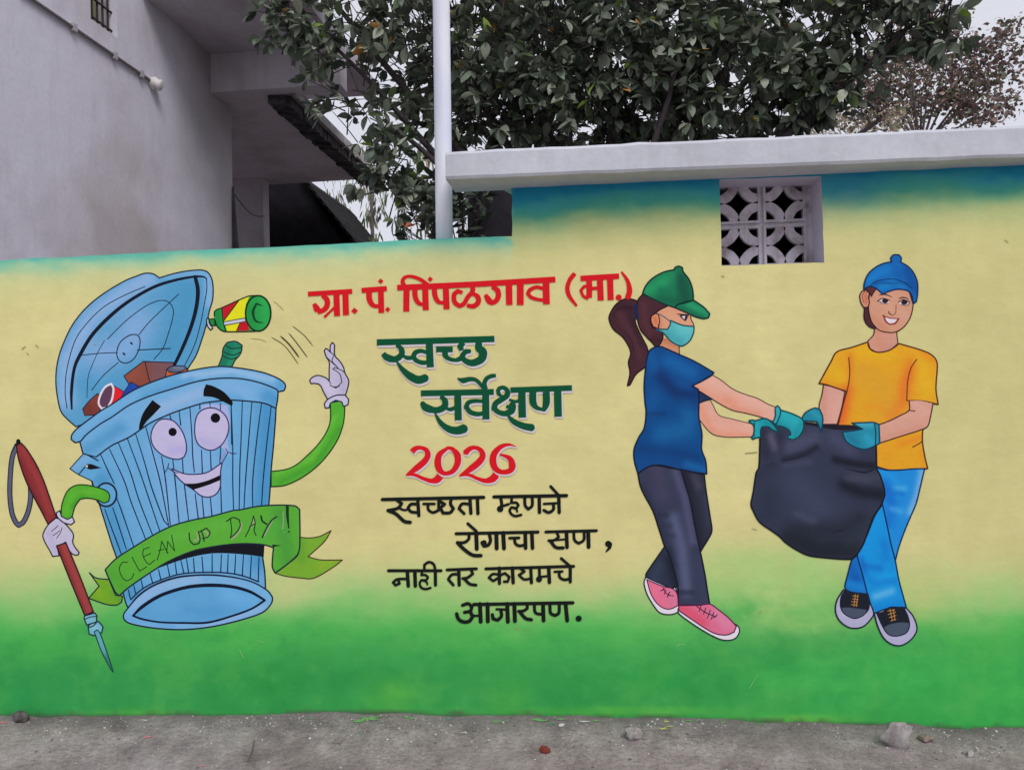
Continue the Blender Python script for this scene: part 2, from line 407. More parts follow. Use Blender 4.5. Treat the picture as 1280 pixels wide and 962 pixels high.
# roof slab / coping over the raised part: its under side fixes how high the raised wall goes
SLY0, SLY1 = 3.30, 3.37
s_lb, s_rb = at(557, 224, SLY0), at(1280, 196, SLY1); s_lt, s_rt = at(557, 189, SLY0), at(1280, 156, SLY1)
def ext(a, b, X): t = (X - a.x) / (b.x - a.x); return a + (b - a) * t
XR = 4.6
def slab_z(X): return ext(s_lb, s_rb, X).z
def build_wall():
    Pout = []
    for x in np.linspace(-700, 640, 90):
        Pout.append((x, float(lerp(x, TOP_X, TOP_Y)) + noise.noise(Vector((x * .05, 3, 0))) * 1.2 + noise.noise(Vector((x * .21, 3, 0))) * .7 if x < 636 else float(lerp(x, TOP_X, TOP_Y))))
    # raised part: left edge and then top just inside the slab
    def inv(X, Z):    # wall point -> drawing coordinates
        d = Rm.transposed() @ (Vector((X, WY, Z)) - CO); return (640 + FPX * d.x / -d.z, 481 - FPX * d.y / -d.z)
    xe = at(640, 290, WY).x
    Pout += [(640.5, 280), (639.7, 265), (640.3, 250)]
    Pout.append(inv(xe - .001, slab_z(xe) + .01))
    for X in np.linspace(xe, XR, 40)[1:]: Pout.append(inv(X, slab_z(X) + .01))
    for z in np.linspace(2.2, -.15, 12): Pout.append(inv(XR, z))
    for X in np.linspace(XR, at(-700, 600, WY).x, 80)[1:]: Pout.append(inv(X, -.15))
    Pout = np.array(Pout)
    zt = slab_z(at(902, 230, WY).x); h = [inv(at(901, 300, WY).x, zt - .004), (902.5, 332.5), (1030.5, 328), inv(at(1028, 300, WY).x, zt - .010)]
    H = np.array(h)
    Hs = []
    for i in range(4):
        a = H[i]; b = H[(i + 1) % 4]
        for u in np.linspace(0, 1, 10)[:-1]:
            q = a + (b - a) * u; Hs.append(q + rng.normal(0, .25, 2))
    H = np.array(Hs)
    if area(H) < 0: H = H[::-1]
    if area(Pout) < 0: Pout = Pout[::-1]
    gx, gy = np.meshgrid(np.arange(-90, 1400, 6.0), np.arange(150, 1000, 5.0)); gx = gx + (np.arange(gx.shape[0]) % 2)[:, None] * 3
    Q = np.stack([gx.ravel(), gy.ravel()], 1)
    gx, gy = np.meshgrid(np.arange(-690, 1900, 26.0), np.arange(100, 1100, 26.0)); Q2 = np.stack([gx.ravel(), gy.ravel()], 1)
    Q2 = Q2[(Q2[:, 0] < -95) | (Q2[:, 0] > 1405)]; Q = np.vstack([Q, Q2])
    Q = Q[inside(Pout, Q) & ~inside(H, Q)]
    Q = Q[segdist(Q, np.vstack([Pout, Pout[:1]])) > 1.5]; Q = Q[segdist(Q, np.vstack([H, H[:1]])) > 1.5]
    V = np.vstack([Pout, H, Q]); n, m = len(Pout), len(H)
    r = delaunay_2d_cdt([Vector((float(a), float(b))) for a, b in V], [], [list(range(n)), list(range(n, n + m))], 0, 1e-5, True)
    vv = np.array([(q.x, q.y) for q in r[0]])
    hi = 1
    ff = [f for f, o in zip(r[2], r[5]) if 0 in o and hi not in o]
    P3 = atn(vv, WY)
    b = MB(); b.v = [tuple(q) for q in P3]; b.c = [tuple(q) for q in alb(wall_colour(vv))]
    for f in ff:
        a_, b_, c_ = vv[f[0]], vv[f[1]], vv[f[2]]
        cr_ = (b_[0] - a_[0]) * (c_[1] - a_[1]) - (b_[1] - a_[1]) * (c_[0] - a_[0])
        b.f.append(tuple(f) if cr_ < 0 else tuple(reversed(f))); b.m.append(0)
    # thickness along the outline and inside the opening
    def rim(L, depth, colf, flip):
        P = atn(L, WY)
        for i in range(len(L)):
            j = (i + 1) % len(L); p, q = P[i], P[j]
            quad = [p, q, q + np.array([0, depth, 0]), p + np.array([0, depth, 0])]
            if flip: quad.reverse()
            b.add(quad, [(0, 1, 2, 3)], 0, colf)
    rim(Pout, .22, alb((96, 150, 140)), False)
    rim(H, .22, alb((162, 158, 178)), True)
    # back face
    lo = atn(np.array([[0, 0]]), WY)
    x0 = at(-700, 600, WY).x
    b.add([(x0, WY + .22, -.15), (xe, WY + .22, -.15), (xe, WY + .22, 2.12), (x0, WY + .22, 2.12)], [(0, 1, 2, 3)], 0, alb((120, 118, 120)))
    o = b.obj('boundary_wall', M_PAINT)
    return o, xe
WALL, XE = build_wall()
tag(WALL, 'long plastered wall painted with a yellow and green clean-up mural and Marathi lettering', 'wall')

# ---- coping slab
M_COP = plaster('whitewashed concrete', (158, 159, 176), (144, 144, 158), (164, 166, 182), 1.8, .2)
def slab():
    b = MB(); N = 70; rows = []
    a0 = s_lb.x; prof = []
    for i in range(N + 1):
        X = a0 + (XR + .1 - a0) * i / N
        f0, f1 = ext(s_lb, s_rb, X), ext(s_lt, s_rt, X)
        j = noise.noise(Vector((X * 7, 0, 4))) * .005 + noise.noise(Vector((X * 31, 0, 4))) * .003; j2 = noise.noise(Vector((X * 6, 9, 4))) * .004 + noise.noise(Vector((X * 27, 9, 4))) * .003
        y0 = f0.y; yb = 3.80
        rows.append([(X, y0 + .004, f0.z + j2), (X, y0 - .003, f0.z + .012 + j2 * .5), (X, y0, f1.z - .014 + j), (X, y0 + .012, f1.z + j), (X, yb, f1.z + j + .01), (X, yb, f0.z)])
    if True:
        v = [q for r_ in rows for q in r_]; f = []
        for i in range(N):
            for k in range(6):
                k2 = (k + 1) % 6; f.append((i * 6 + k, i * 6 + k2, (i + 1) * 6 + k2, (i + 1) * 6 + k))
        f.append(tuple(reversed(range(6)))); f.append(tuple(range(N * 6, N * 6 + 6)))
        b.add(v, f)
    return b
sb = slab()
# the slab only reaches back a hand's breadth where it stands free at its left end
for i, v in enumerate(sb.v):
    if v[0] < XE - .02 and abs(v[1] - 3.80) < 1e-6: sb.v[i] = (v[0], 3.53, v[2])
slo = sb.obj('coping', M_COP)
bm = bmesh.new(); bm.from_mesh(slo.data); bmesh.ops.recalc_face_normals(bm, faces=bm.faces); bm.to_mesh(slo.data); bm.free()
slo.parent = WALL

# ---- breeze block grille in the opening
M_BRZ = plaster('breeze block whitewash', (162, 156, 172), (116, 106, 114), (172, 166, 182), 11, .7)
GY = WY + .15
g0 = at(903, 331, GY); 
gl, grt = at(897, 300, GY).x, at(1008, 300, GY).x
gbz, gtz = at(950, 333, GY).z, at(950, 227, GY).z
def breeze(x0, x1, z0, z1):
    b = MB(); D = .035; w_, h_ = x1 - x0, z1 - z0; fr = .012
    y0, y1 = GY, GY + D
    def bar(a, b2, c, d_): b.box(a, b2, y0, y1, c, d_)
    bar(x0, x0 + fr, z0, z1); bar(x1 - fr, x1, z0, z1); bar(x0 + fr, x1 - fr, z0, z0 + fr); bar(x0 + fr, x1 - fr, z1 - fr, z1)
    yy0, yy1 = y0 + .004, y1 - .004
    for cx, cz, a0 in ((x0, z0, 0), (x1, z0, 90), (x1, z1, 180), (x0, z1, 270)):
        n = 10; ri, ro = .30, .53
        inn, out = [], []
        for k in range(n + 1):
            t = R(a0 + 90 * k / n)
            for lst, r_ in ((inn, ri), (out, ro)):
                X = cx + math.cos(t) * r_ * w_; Z = cz + math.sin(t) * r_ * h_
                lst.append((min(max(X, x0 + .002), x1 - .002), min(max(Z, z0 + .002), z1 - .002)))
        for k in range(n):
            p = [inn[k], out[k], out[k + 1], inn[k + 1]]
            b.hexa([(*q_, ) for q_ in [(p[0][0], yy0, p[0][1]), (p[1][0], yy0, p[1][1]), (p[1][0], yy1, p[1][1]), (p[0][0], yy1, p[0][1]),
                                       (p[3][0], yy0, p[3][1]), (p[2][0], yy0, p[2][1]), (p[2][0], yy1, p[2][1]), (p[3][0], yy1, p[3][1])]])
    # jitter for roughly cast edges
    b.v = [(x + noise.noise(Vector((x * 60, z * 60, 1))) * .002, y, z + noise.noise(Vector((x * 60, z * 60, 5))) * .002) for x, y, z in b.v]
    return b
xm, zm = (gl + grt) / 2 + .004, (gbz + gtz) / 2
j_ = .006
gr = tag(empty('ventilation_grille', (xm, GY, gbz)), 'whitewashed grille of four pierced star blocks set in the wall under the coping', 'grille')
for (x0, x1, z0, z1) in ((gl, xm - j_, zm + j_, gtz), (xm + j_, grt, zm + j_, gtz), (gl, xm - j_, gbz, zm - j_), (xm + j_, grt, gbz, zm - j_)):
    o = breeze(x0, x1, z0, z1).obj('breeze_block', M_BRZ, gr)
    bm = bmesh.new(); bm.from_mesh(o.data); bmesh.ops.recalc_face_normals(bm, faces=bm.faces); bm.to_mesh(o.data); bm.free()
b = MB(); b.box(gl, grt, GY + .010, GY + .032, zm - j_, zm + j_); b.box(xm - j_, xm + j_, GY + .0105, GY + .0315, gbz, gtz)
b.box(grt, at(1032, 300, WY).x, GY + .009, GY + .05, gbz - .05, gtz + .1); b.box(gl, grt, GY + .010, GY + .032, gtz, gtz + .1)
b.obj('mortar', M_BRZ, gr)
# room behind the raised wall: dark plastered inside with its own walls and back
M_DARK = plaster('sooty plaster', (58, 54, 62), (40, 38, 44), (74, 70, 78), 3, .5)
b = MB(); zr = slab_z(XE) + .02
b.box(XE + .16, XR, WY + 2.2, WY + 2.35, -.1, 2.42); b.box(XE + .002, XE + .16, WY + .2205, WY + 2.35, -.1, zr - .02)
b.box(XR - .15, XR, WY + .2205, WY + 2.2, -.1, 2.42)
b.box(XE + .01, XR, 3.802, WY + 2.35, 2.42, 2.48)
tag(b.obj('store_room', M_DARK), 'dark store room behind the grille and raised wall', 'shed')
# ------------------------------------------------------------------ the mural: painted figures as films of paint on the wall
INK = (24, 30, 50); BRN = (62, 38, 36)
BL = (84, 140, 186); BLL = (128, 155, 203); BLD = (60, 124, 172)
# ---- waste bin character
can = Paint()
can.fill('A 240,1083 190,1040 145,990 125,930 108,820 108,720 125,620 160,520 220,400 310,290 420,200 560,115 640,82 700,62 755,66 795,92 900,62 1000,44 1090,42 1130,68 1152,130 1152,230 1130,310 1110,400 1080,500 1040,610 985,700 975,760 700,880 500,980 400,1030', (76, 135, 180),
         [('A 170,900 180,640 330,370 560,190 720,100', 14, (128, 156, 204), .8), ('A 650,400 590,560 400,610', 26, (122, 150, 200), .75), ('A 980,180 960,350 880,560', 20, (62, 126, 172), .7),
          ('A 300,800 420,850 700,640', 16, (66, 130, 178), .6), ('A 1130,90 1130,260', 7, (130, 160, 206), .7), ('A 860,70 1080,55', 6, (116, 156, 202), .6)], ink=INK, w=1.2)
can.lines([('A 180,960 168,850 180,700 230,520 300,410 420,290 560,210 700,150', 5), ('A 1110,100 1112,170 1095,270 1070,400 1030,540 960,685', 5),
           ('A 450,500 560,390 660,310 740,262 810,242 860,255 888,300 885,360 860,450 820,560 760,635', 5), ('A 430,510 390,580 345,680 320,760 313,890', 4),
           ('A 925,200 850,270 730,385 660,470', 5), ('A 650,573 750,568 870,562', 6), ('A 515,590 400,595 270,608', 5), ('A 522,655 420,745 345,840', 5),
           ('A 606,524 614,532', 10), ('A 556,594 564,603', 10)], INK)
can.line('A 665,495 662,560 625,632 572,660 527,640 512,590 535,522 590,478 640,470', INK, 6, closed=True)
can.line('A 212,965 210,850 228,700 270,600 350,470 470,345 600,243 760,153 900,108 1030,84 1090,85 1112,100', (16, 20, 36), [10, 17, 17, 20, 20, 20, 18, 17, 15, 13, 9, 6])
can.line('A 1035,85 1053,180 1040,300 1003,430 950,560 888,690', (16, 20, 36), [20, 22, 21, 20, 19, 17])
lidp = can.obj('painted_bin', WALL, 'painted grey-blue waste bin with cartoon eyes, raised lid and green ribbon')
def sub(name, parent=lidp, label=None):
    p = Paint(); p._n = name; p._p = parent; p._l = label; return p
def done(p): return p.obj(p._n, p._p, p._l)
r = sub('rubbish')
r.fill('A 285,965 330,910 383,862 400,880 400,1000 300,1010', (116, 54, 50), [('A 300,960 330,980', 10, (90, 42, 40), .6)], INK, .9)
r.fill('A 560,745 690,648 735,650 740,790 690,820 600,812', (118, 62, 54), [('A 600,760 640,700', 9, (130, 72, 60), .6)], INK, .9, sharp=True)
r.fill('A 700,650 890,655 885,700 840,760 740,800 725,760', (104, 72, 80), [('A 720,660 730,780', 8, (112, 64, 62), .7)], INK, .9, sharp=True)
r.fill('A 835,765 845,705 980,692 978,735 880,790', (176, 84, 50), (), INK, .9)
r.fill('A 845,700 880,680 960,680 980,695 930,718 870,722', (72, 76, 98), [('A 900,685 950,690', 4, (110, 116, 150), .7)], INK, .9)
r.fill('A 525,905 605,785 685,828 640,870', (28, 60, 150), (), INK, .8, sharp=True)
r.fill('A 445,960 488,808 560,850 540,893 470,960', (192, 30, 44), (), INK, .7, sharp=True)
r.fill('A 475,797 490,830 480,900 452,955 412,962 392,930 400,880 432,822', (82, 54, 80), (), (190, 185, 214), 1.7)
done(r)
r = sub('bottle_neck')
r.fill('B 172,585 200,510 208,455 235,415 290,408 335,435 328,480 310,510 290,530 262,585', (28, 112, 88), [('B 210,560 250,440', 5, (20, 90, 74), .5), ('B 250,560 300,470', 4, (36, 128, 100), .6)], INK, 1.1)
r.lines([('B 222,430 260,455 325,450 336,437', 6), ('B 212,478 270,500 326,480', 6), ('B 205,505 258,526 300,515', 6)], (12, 52, 48)); done(r)
r = sub('bin_body')
r.fill('118,575 115,601 125,632 140,680 146,698 154,740 159,757 166,764 200,748 250,738 300,738 332,737 331,715 328,681 336,630 339,587 342,555 345,508 341,495 290,492 224,503 160,538 120,565', (90, 144, 192),
       [('128,600 165,740', 13, (60, 124, 174), .75), ('335,510 325,700', 14, (56, 120, 174), .8), ('240,545 250,640', 30, (118, 152, 204), .65), ('190,560 215,650', 10, (112, 150, 200), .5), ('290,520 290,640', 8, (92, 146, 196), .5),
        ('213,655 213,600', 7, (106, 152, 204), .5)], INK, 1.3)
ribs = ['145,620 152,638 167,682', '126,568 136,590 143,604', '131,636 139,658 147,679 152,693', '141,634 148,655 158,686', '137,561 155,600 165,630 182,673', '148,553 163,590 174,625 191,669',
        '159,547 175,590 187,625 200,664', '169,540 180,575 190,610 205,650 210,656', '182,532 191,566 200,600 205,625 211,657', '202,570 207,600 213,656', '216,574 219,600 224,653', '224,514 226,531', '228,572 230,600 236,651',
        '237.5,510 240,545 241,570 243,590', '244,617 248,648', '249.7,505 250,511', '252,562 253,591', '252.5,620 255,646', '262,502 263,508', '263,563 264,586', '263,621 265,644', '276,504 276,510', '276,557 275,578',
        '276,608 277,640', '289,505 291,560 291,600 292,637', '303,501 301,560 300,580 299,636', '315,502 311,550 307,600 305,636', '327,504 321,550 316,600 316,634', '339,508 334,550 329,600 327,633', '212,518 214,524',
        'H 110,355 118,395 125,420', 'H 145,325 160,385', 'H 195,290 207,350', 'H 255,250 272,312', 'H 310,220 327,292', 'H 370,190 385,267', 'H 420,170 432,252', 'H 460,160 480,247', 'H 497,150 511,242', 'H 543,145 550,240',
        'H 600,135 608,236', 'H 668,120 668,242', 'H 730,120 725,240', 'H 775,120 770,245', 'H 825,120 818,252', 'H 877,120 869,265', 'H 930,130 922,280', 'H 980,140 975,300']
r.zoomw = False
r.lines([(q, [1.0, 1.35, 1.1]) for q in ribs] + [('H 125,420 200,352 300,300 450,252 600,240 750,242 870,262 978,302', 1.5)], (20, 34, 66)); r.zoomw = True
done(r)
r = sub('bin_collar')
r.fill('99,548 101,556 104,567 120,571 140,556.5 162.5,545.6 187,529 206,520 224,513 252.5,504 270,501.5 290,500 314,501.6 331,504 345,510 347,499 348,484 324,476 299,470 271,470 245,474 215,484 187,493 162,504 140,518 125,528', (98, 148, 196),
       [('110,562 150,535', 9, (66, 128, 178), .7), ('335,495 345,500', 10, (60, 124, 178), .8), ('190,515 250,490', 9, (132, 158, 208), .75), ('285,482 310,490', 8, (112, 152, 204), .6), ('270,498 300,497', 4, (72, 132, 186), .5)], INK, 1.3)
done(r)
r = sub('bin_rim')
r.fill('89,549 90,543 97,535 125,514 140,505 168,487 202,473 234,464 271,458 299,460 327,465 346,472 355,478 357,483 355,488 348,489.5 345,486 324,478 299,473 271,473 245,477 215,486 187,495 162,506 140,521 125,530 108,543 101,551 94,553', (88, 144, 192),
       [('97,542 130,515 170,494', 5, (104, 152, 202), .6), ('230,470 290,463 340,474', 4.5, (134, 164, 212), .8), ('180,495 240,473', 3, (70, 132, 184), .6), ('350,484 352,480', 4, (70, 130, 182), .6)], INK, 1.3)
done(r)
r = sub('bin_base')
r.fill('H 105,480 78,520 82,552 112,576 200,598 330,615 480,620 640,605 800,572 960,525 1020,495 1060,450 1070,410 1050,375 1025,352 950,310 850,280 700,260 560,260 420,278 280,328 180,395', (104, 150, 200),
       [('H 150,450 330,320 560,285', 8, (126, 156, 208), .7), ('H 900,310 1040,400', 8, (96, 150, 204), .6), ('H 100,540 400,600', 5, (84, 140, 194), .6), ('H 640,590 1000,480', 5, (124, 154, 206), .6)], INK, 1.3)
r.fill('H 140,528 200,470 300,405 400,365 520,335 660,325 800,335 920,365 1020,425 930,480 800,528 640,572 480,575 320,570 200,548', (78, 136, 188), [('H 300,460 600,420', 14, (84, 142, 192), .8), ('H 760,380 960,430', 12, (92, 150, 204), .8), ('H 500,480 700,500', 9, (70, 130, 184), .6)])
r.line('H 140,528 200,550 320,571 480,576 640,573 800,530 930,482 1020,425', (14, 20, 40), [11, 11, 10, 11, 12, 11, 11, 12])
r.line('H 140,528 200,470 300,405 400,365 520,335 660,325 800,335 920,368 1020,425', (14, 20, 40), [10, 19, 19, 18, 19, 20, 18, 16, 12])
r.line('H 110,470 180,388 280,322 420,272 560,256 700,256 850,278 950,308 1025,350', INK, 5)
done(r)
r = sub('ribbon_gap'); r.fill('H 75,370 200,268 330,190 480,110 600,72 760,50 900,44 1017,52 1012,137 900,122 760,112 650,115 520,140 380,185 260,235 150,315 85,368', (18, 18, 28)); done(r)
r = sub('hinge')
r.fill('D 560,355 668,235 770,262 800,292 800,360 735,455 630,402', (84, 142, 190), [('D 600,350 700,270', 5, (120, 152, 200), .6)], None)
r.lines([('D 770,262 668,235 560,355 630,402 735,455 748,492', 7), ('D 630,402 690,330', 8), ('D 668,235 700,245 785,290', 9)], INK)
r.fill('D 690,320 730,318 812,350 720,362 688,345', (16, 16, 26)); r.fill('D 686,326 704,328 702,345 688,342', (190, 186, 160)); done(r)
r = sub('arm_socket')
r.fill([(132.8 + 13 * math.cos(t), 618 + 14.5 * math.sin(t)) for t in np.linspace(0, 2 * PI, 22)[:-1]], (84, 142, 192), (), INK, 1.7); done(r)
r = sub('ribbon')
r.fill('E 170,615 215,650 300,660 325,720 345,765 390,770 385,810 350,830 280,825 165,785 235,705', (96, 142, 38), [('E 190,640 240,760', 5, (124, 150, 36), .5), ('E 340,740 380,800', 5, (70, 130, 44), .6)], INK, 1.1)
r.fill('F 540,742 640,668 722,590 735,455 820,460 900,445 985,402 930,490 800,610 900,635 1075,637 1000,695 850,780 740,780 620,765', (102, 146, 46), [('F 740,480 740,620', 7, (80, 136, 46), .7), ('F 900,690 1000,650', 6, (126, 150, 44), .6)], BRN, 1.0)
r.fill('131.6,711.6 145.6,697.5 170,681.6 192.5,668 215,657 239,650 264,645 292,637.5 299,637 322.5,632.5 347.5,631 369,632 374.6,636.7 375,670 373,690.6 360,704 344,715.6 340.5,708 341,694 342,684 330,680.5 307,679 283,680.5 260,684 239,689 211,701 185,717 160.6,734 149,744 144,739 136,722', (76, 146, 50),
       [('350,640 360,700', 10, (60, 128, 54), .75), ('140,715 155,735', 8, (66, 136, 48), .6), ('215,670 280,655', 9, (86, 154, 60), .5), ('345,660 330,672', 9, (66, 146, 60), .5)], INK, 1.3)
r.fill('F 512,512 592,521 520,532', (14, 24, 22)); r.line('F 540,742 640,668 722,590', INK, 7)
SH = (128, 140, 112)
r.lines([('F 268,340 262,390 235,430 190,468', 12), ('F 345,380 360,310 372,350', 12), ('F 520,310 480,380 450,440', 14), ('F 602,255 604,330 598,390', 7), ('E 870,400 895,395 890,345', 10), ('E 940,340 962,350 950,380', 8), ('F 606,415 607,418', 7)], SH)
r.lines([('E 425,545 390,545 370,585 385,640 415,670 450,655 467,620', 5), ('E 455,512 480,560 505,605 552,575', 5), ('E 570,445 530,460 527,500 550,545 572,560 605,530', 5), ('E 535,507 578,487', 5),
         ('E 622,530 640,470 652,405 672,445 694,487', 5), ('E 630,468 668,458', 5), ('E 685,480 692,405 715,440 738,470 718,365', 5), ('E 835,350 840,400 865,428 900,420 908,390 895,340', 7),
         ('E 935,405 928,370 915,335', 7), ('E 905,342 950,318 975,345 962,375 925,387', 7), ('F 148,328 200,297 250,315 258,365 225,420 180,460', 8), ('F 180,310 190,400 180,460', 7),
         ('F 300,450 340,370 365,285 378,340 370,400 385,440', 7), ('F 332,372 378,345', 6), ('F 425,285 435,325 470,350', 12), ('F 550,290 510,320 470,380 435,455', 10), ('F 635,207 637,290 647,382', [20, 18, 8]), ('F 648,410', 13)], (22, 44, 30))
done(r)
r = sub('face')
r.fill('C 598,300 700,292 770,300 790,420 770,520 790,640 700,560 560,520', (140, 150, 202), [('C 600,420 610,500', 5, (104, 148, 198), .5)])
r.lines([('C 655,300 655,320', 5), ('C 722,292 724,330', 5), ('C 795,300 798,560', 6)], (20, 34, 66))
r.fill('C 260,510 275,450 310,405 350,392 410,405 460,460 490,530 497,600 480,645 440,660 380,650 320,620 275,570', (164, 158, 199), [('C 400,600 470,600', 6, (150, 142, 200), .6)], (40, 40, 84), 1.1)
r.fill('C 552,460 560,390 590,340 650,318 710,330 760,375 780,440 765,510 730,565 680,597 630,595 580,565 558,520', (166, 159, 200), [('C 600,540 700,570', 6, (150, 144, 200), .6)], (40, 40, 84), 1.1)
for cx, cy, q in ((405, 478, 28), (690, 385, 32)):
    r.fill([(140 + (cx + q * math.cos(t)) * .1875, 450 + (cy + q * math.sin(t)) * .1875) for t in np.linspace(0, 2 * PI, 18)[:-1]], (10, 10, 16))
r.fill('C 180,455 190,400 215,340 270,265 328,308 270,370 230,410 190,470', (12, 12, 18), thr=60); r.fill('C 610,240 612,200 628,160 680,175 750,215 805,280 800,305 740,275 680,248', (12, 12, 18), thr=60)
r.fill('C 400,722 480,755 560,760 640,745 735,682 725,740 725,790 720,850 690,895 640,912 590,900 540,860 480,820 430,772', (166, 159, 200), (), (40, 40, 84), 1.1)
r.fill('C 480,822 560,820 640,800 722,765 720,800 640,832 545,862', (12, 12, 18))
r.lines([('C 350,755 372,715 378,688', 5), ('C 372,715 405,738 440,752', 5), ('C 735,684 775,612 758,590', 5), ('C 775,612 800,622 828,620', 5)], (40, 40, 84))
r.lines([('C 722,675 755,612', 5)], (150, 112, 172))
done(r)
GL = (166, 160, 190)
r = sub('throwing_arm')
r.fill('339,589 357,586.5 370,581 382,571 397,556 408,540 413,525 413,503 430,500 431,508 429,530 420,553 402,577 380,595 357,606 339,608', (72, 148, 46), [('345,592 390,572 420,520', 3, (96, 168, 58), .6), ('350,603 395,580 425,535', 3, (52, 126, 42), .6)], (20, 46, 26), 1.1)
r.fill('B 785,670 800,650 840,635 890,650 915,672 915,600 915,545 895,510 882,470 893,455 905,462 922,480 922,440 935,416 950,430 952,500 985,540 1010,580 1020,620 1045,670 1035,730 1020,775 960,778 905,795 880,750 855,700 820,688 795,690', GL, [('B 1000,650 1010,740', 5, (150, 142, 184), .6), ('B 890,700 940,740', 6, (178, 168, 200), .6)], INK, 1.1)
r.lines([('B 945,505 935,540 975,585', 5), ('B 895,510 930,545 975,585', 5), ('B 920,700 960,720 1000,680 985,625 940,592 950,582 1000,602 1020,620', 5), ('B 915,672 925,690', 5), ('B 945,712 985,708', 5), ('B 950,500 920,478', 5)], INK)
r.fill('B 905,795 960,768 1020,765 1045,795 1040,830 1010,842 1000,812 960,800 925,820 915,850 890,853 882,825', (171, 165, 196), (), INK, 1.1)
done(r)
r = sub('holding_arm')
r.line('D 135,170 100,260 84,400 80,560 95,700 125,780 150,806 188,780 225,700 245,600 245,500', (24, 26, 38), 34); r.line('D 135,180 100,265 84,400 80,560 95,700 125,780 150,806 188,780 225,700 244,600 245,505', (76, 78, 104), 21)
r.fill('D 490,745 495,650 530,550 580,500 650,483 740,495 850,530 878,570 870,615 830,628 780,605 700,590 640,600 600,660 575,740 540,762 500,755', (72, 146, 42), [('D 530,700 590,540 800,540', 4, (84, 160, 52), .6), ('D 590,660 660,590', 4, (50, 120, 40), .6)], (20, 46, 26), 1.1)
r.fill('60,656 54,667 55,674 59,682 62,687 66,695 74,694 72,684 82,677 87,688 93,693 98,693 99,690 93,682 91,676 92,668 87,660 76,649 70,647', GL, [('62,665 70,690', 4, (152, 144, 184), .5)], INK, 1.1)
r.lines([('D 415,855 450,825 465,810', 5), ('D 425,890 460,865 480,850', 5), ('D 455,910 485,865 498,825', 5)], INK)
r.fill('D 460,740 453,705 480,690 492,735 540,760 580,740 597,780 570,803 510,785', (173, 167, 196), (), INK, 1.1)
done(r)
r = sub('litter_spike')
r.fill('D 132,165 170,150 215,200 290,320 350,450 400,590 452,745 385,797 330,690 250,540 200,430 150,280', (118, 42, 48), [('D 180,200 300,430 400,700', 3.5, (138, 54, 56), .7), ('D 160,290 240,500 350,720', 2.5, (92, 30, 38), .7)], (34, 18, 24), 1.2)
r.fill('D 130,150 132,125 148,116 164,128 166,152 148,162', (12, 12, 16))
r.fill('G 148,105 205,85 290,290 370,500 318,522 230,310', (126, 50, 54), [('G 190,110 340,500', 4, (142, 60, 62), .7), ('G 160,120 315,500', 3, (98, 34, 40), .6)], (34, 18, 24), 1.2)
r.fill('G 315,540 318,525 378,508 392,525 388,545 392,560 330,580', (104, 156, 180), (), INK, 1.1); r.fill('G 338,590 350,575 400,558 428,590 420,625 380,642 345,635', (92, 150, 178), [('G 370,590 390,600', 4, (130, 176, 196), .6)], INK, 1.1)
r.fill('G 375,620 392,608 408,625 450,740 490,862 478,850 420,740', (84, 140, 160), [('G 450,780 485,860', 6, (40, 92, 76), .8)], (20, 60, 60), 1.0); r.lines([('G 338,595 370,585 390,562', 6), ('G 320,545 350,532 385,528', 5)], INK)
done(r)
r = Paint()
r.fill('B 150,240 155,205 200,185 370,110 430,103 490,120 525,170 527,220 500,290 455,330 420,342 215,342 170,310 155,270', (32, 132, 62), [('B 165,220 180,320', 5, (24, 112, 56), .6)], None)
r.fill('B 200,187 312,138 215,268 205,240', (166, 24, 36), sharp=True); r.fill('B 308,138 385,108 360,160 352,262 213,284 218,266', (206, 190, 30), sharp=True); r.fill('B 222,298 322,282 298,340 236,340', (206, 188, 30), sharp=True)
r.fill('B 322,284 365,272 385,336 298,338', (164, 22, 36), sharp=True); r.line('B 210,292 355,264', (34, 34, 44), 24, cap='flat'); r.line('B 212,291 353,265', (172, 172, 200), 14, cap='flat')
r.fill([(240 + (442 + 84 * math.cos(t)) * .1875, 350 + (222 + 118 * math.sin(t)) * .1875) for t in np.linspace(0, 2 * PI, 26)[:-1]], (34, 134, 66), [('B 480,140 500,280', 6, (46, 150, 80), .6), ('B 385,200 400,300', 5, (24, 112, 58), .5)], (16, 36, 24), 1.5)
r.line('B 472,172 430,158 408,212 425,272 475,285', (14, 60, 34), [4, 12, 16, 12, 4])
r.lines([('B 150,240 155,205 200,185 370,110 430,103', 7), ('B 155,270 170,310 215,342 420,342', 7), ('B 312,138 215,268', 6), ('B 322,284 298,338', 5), ('B 200,187 208,270 225,340', 6)], (18, 30, 24))
r.fill('B 112,262 150,258 156,303 128,302', (28, 120, 60), (), (16, 36, 24), 1.1); r.fill('B 98,262 112,253 118,290 140,320 125,333 104,305', (176, 172, 196), (), (16, 36, 34), 1.1)
r.obj('painted_drink_can', WALL, 'painted green, red and yellow drink bottle flying through the air')
r = Paint()
r.lines([('B 530,380 620,440 710,560', 4), ('B 590,372 650,430 715,515', 8), ('B 645,352 700,420 770,515', 5), ('B 670,305 750,370 808,440', 4), ('B 645,352 680,395', 5)], (58, 56, 40), taper=True)
r.lines([('B 540,140 575,165 615,205', 3), ('B 390,390 450,395 500,412', 3)], (120, 116, 80), taper=True)
r.obj('motion_lines', WALL)

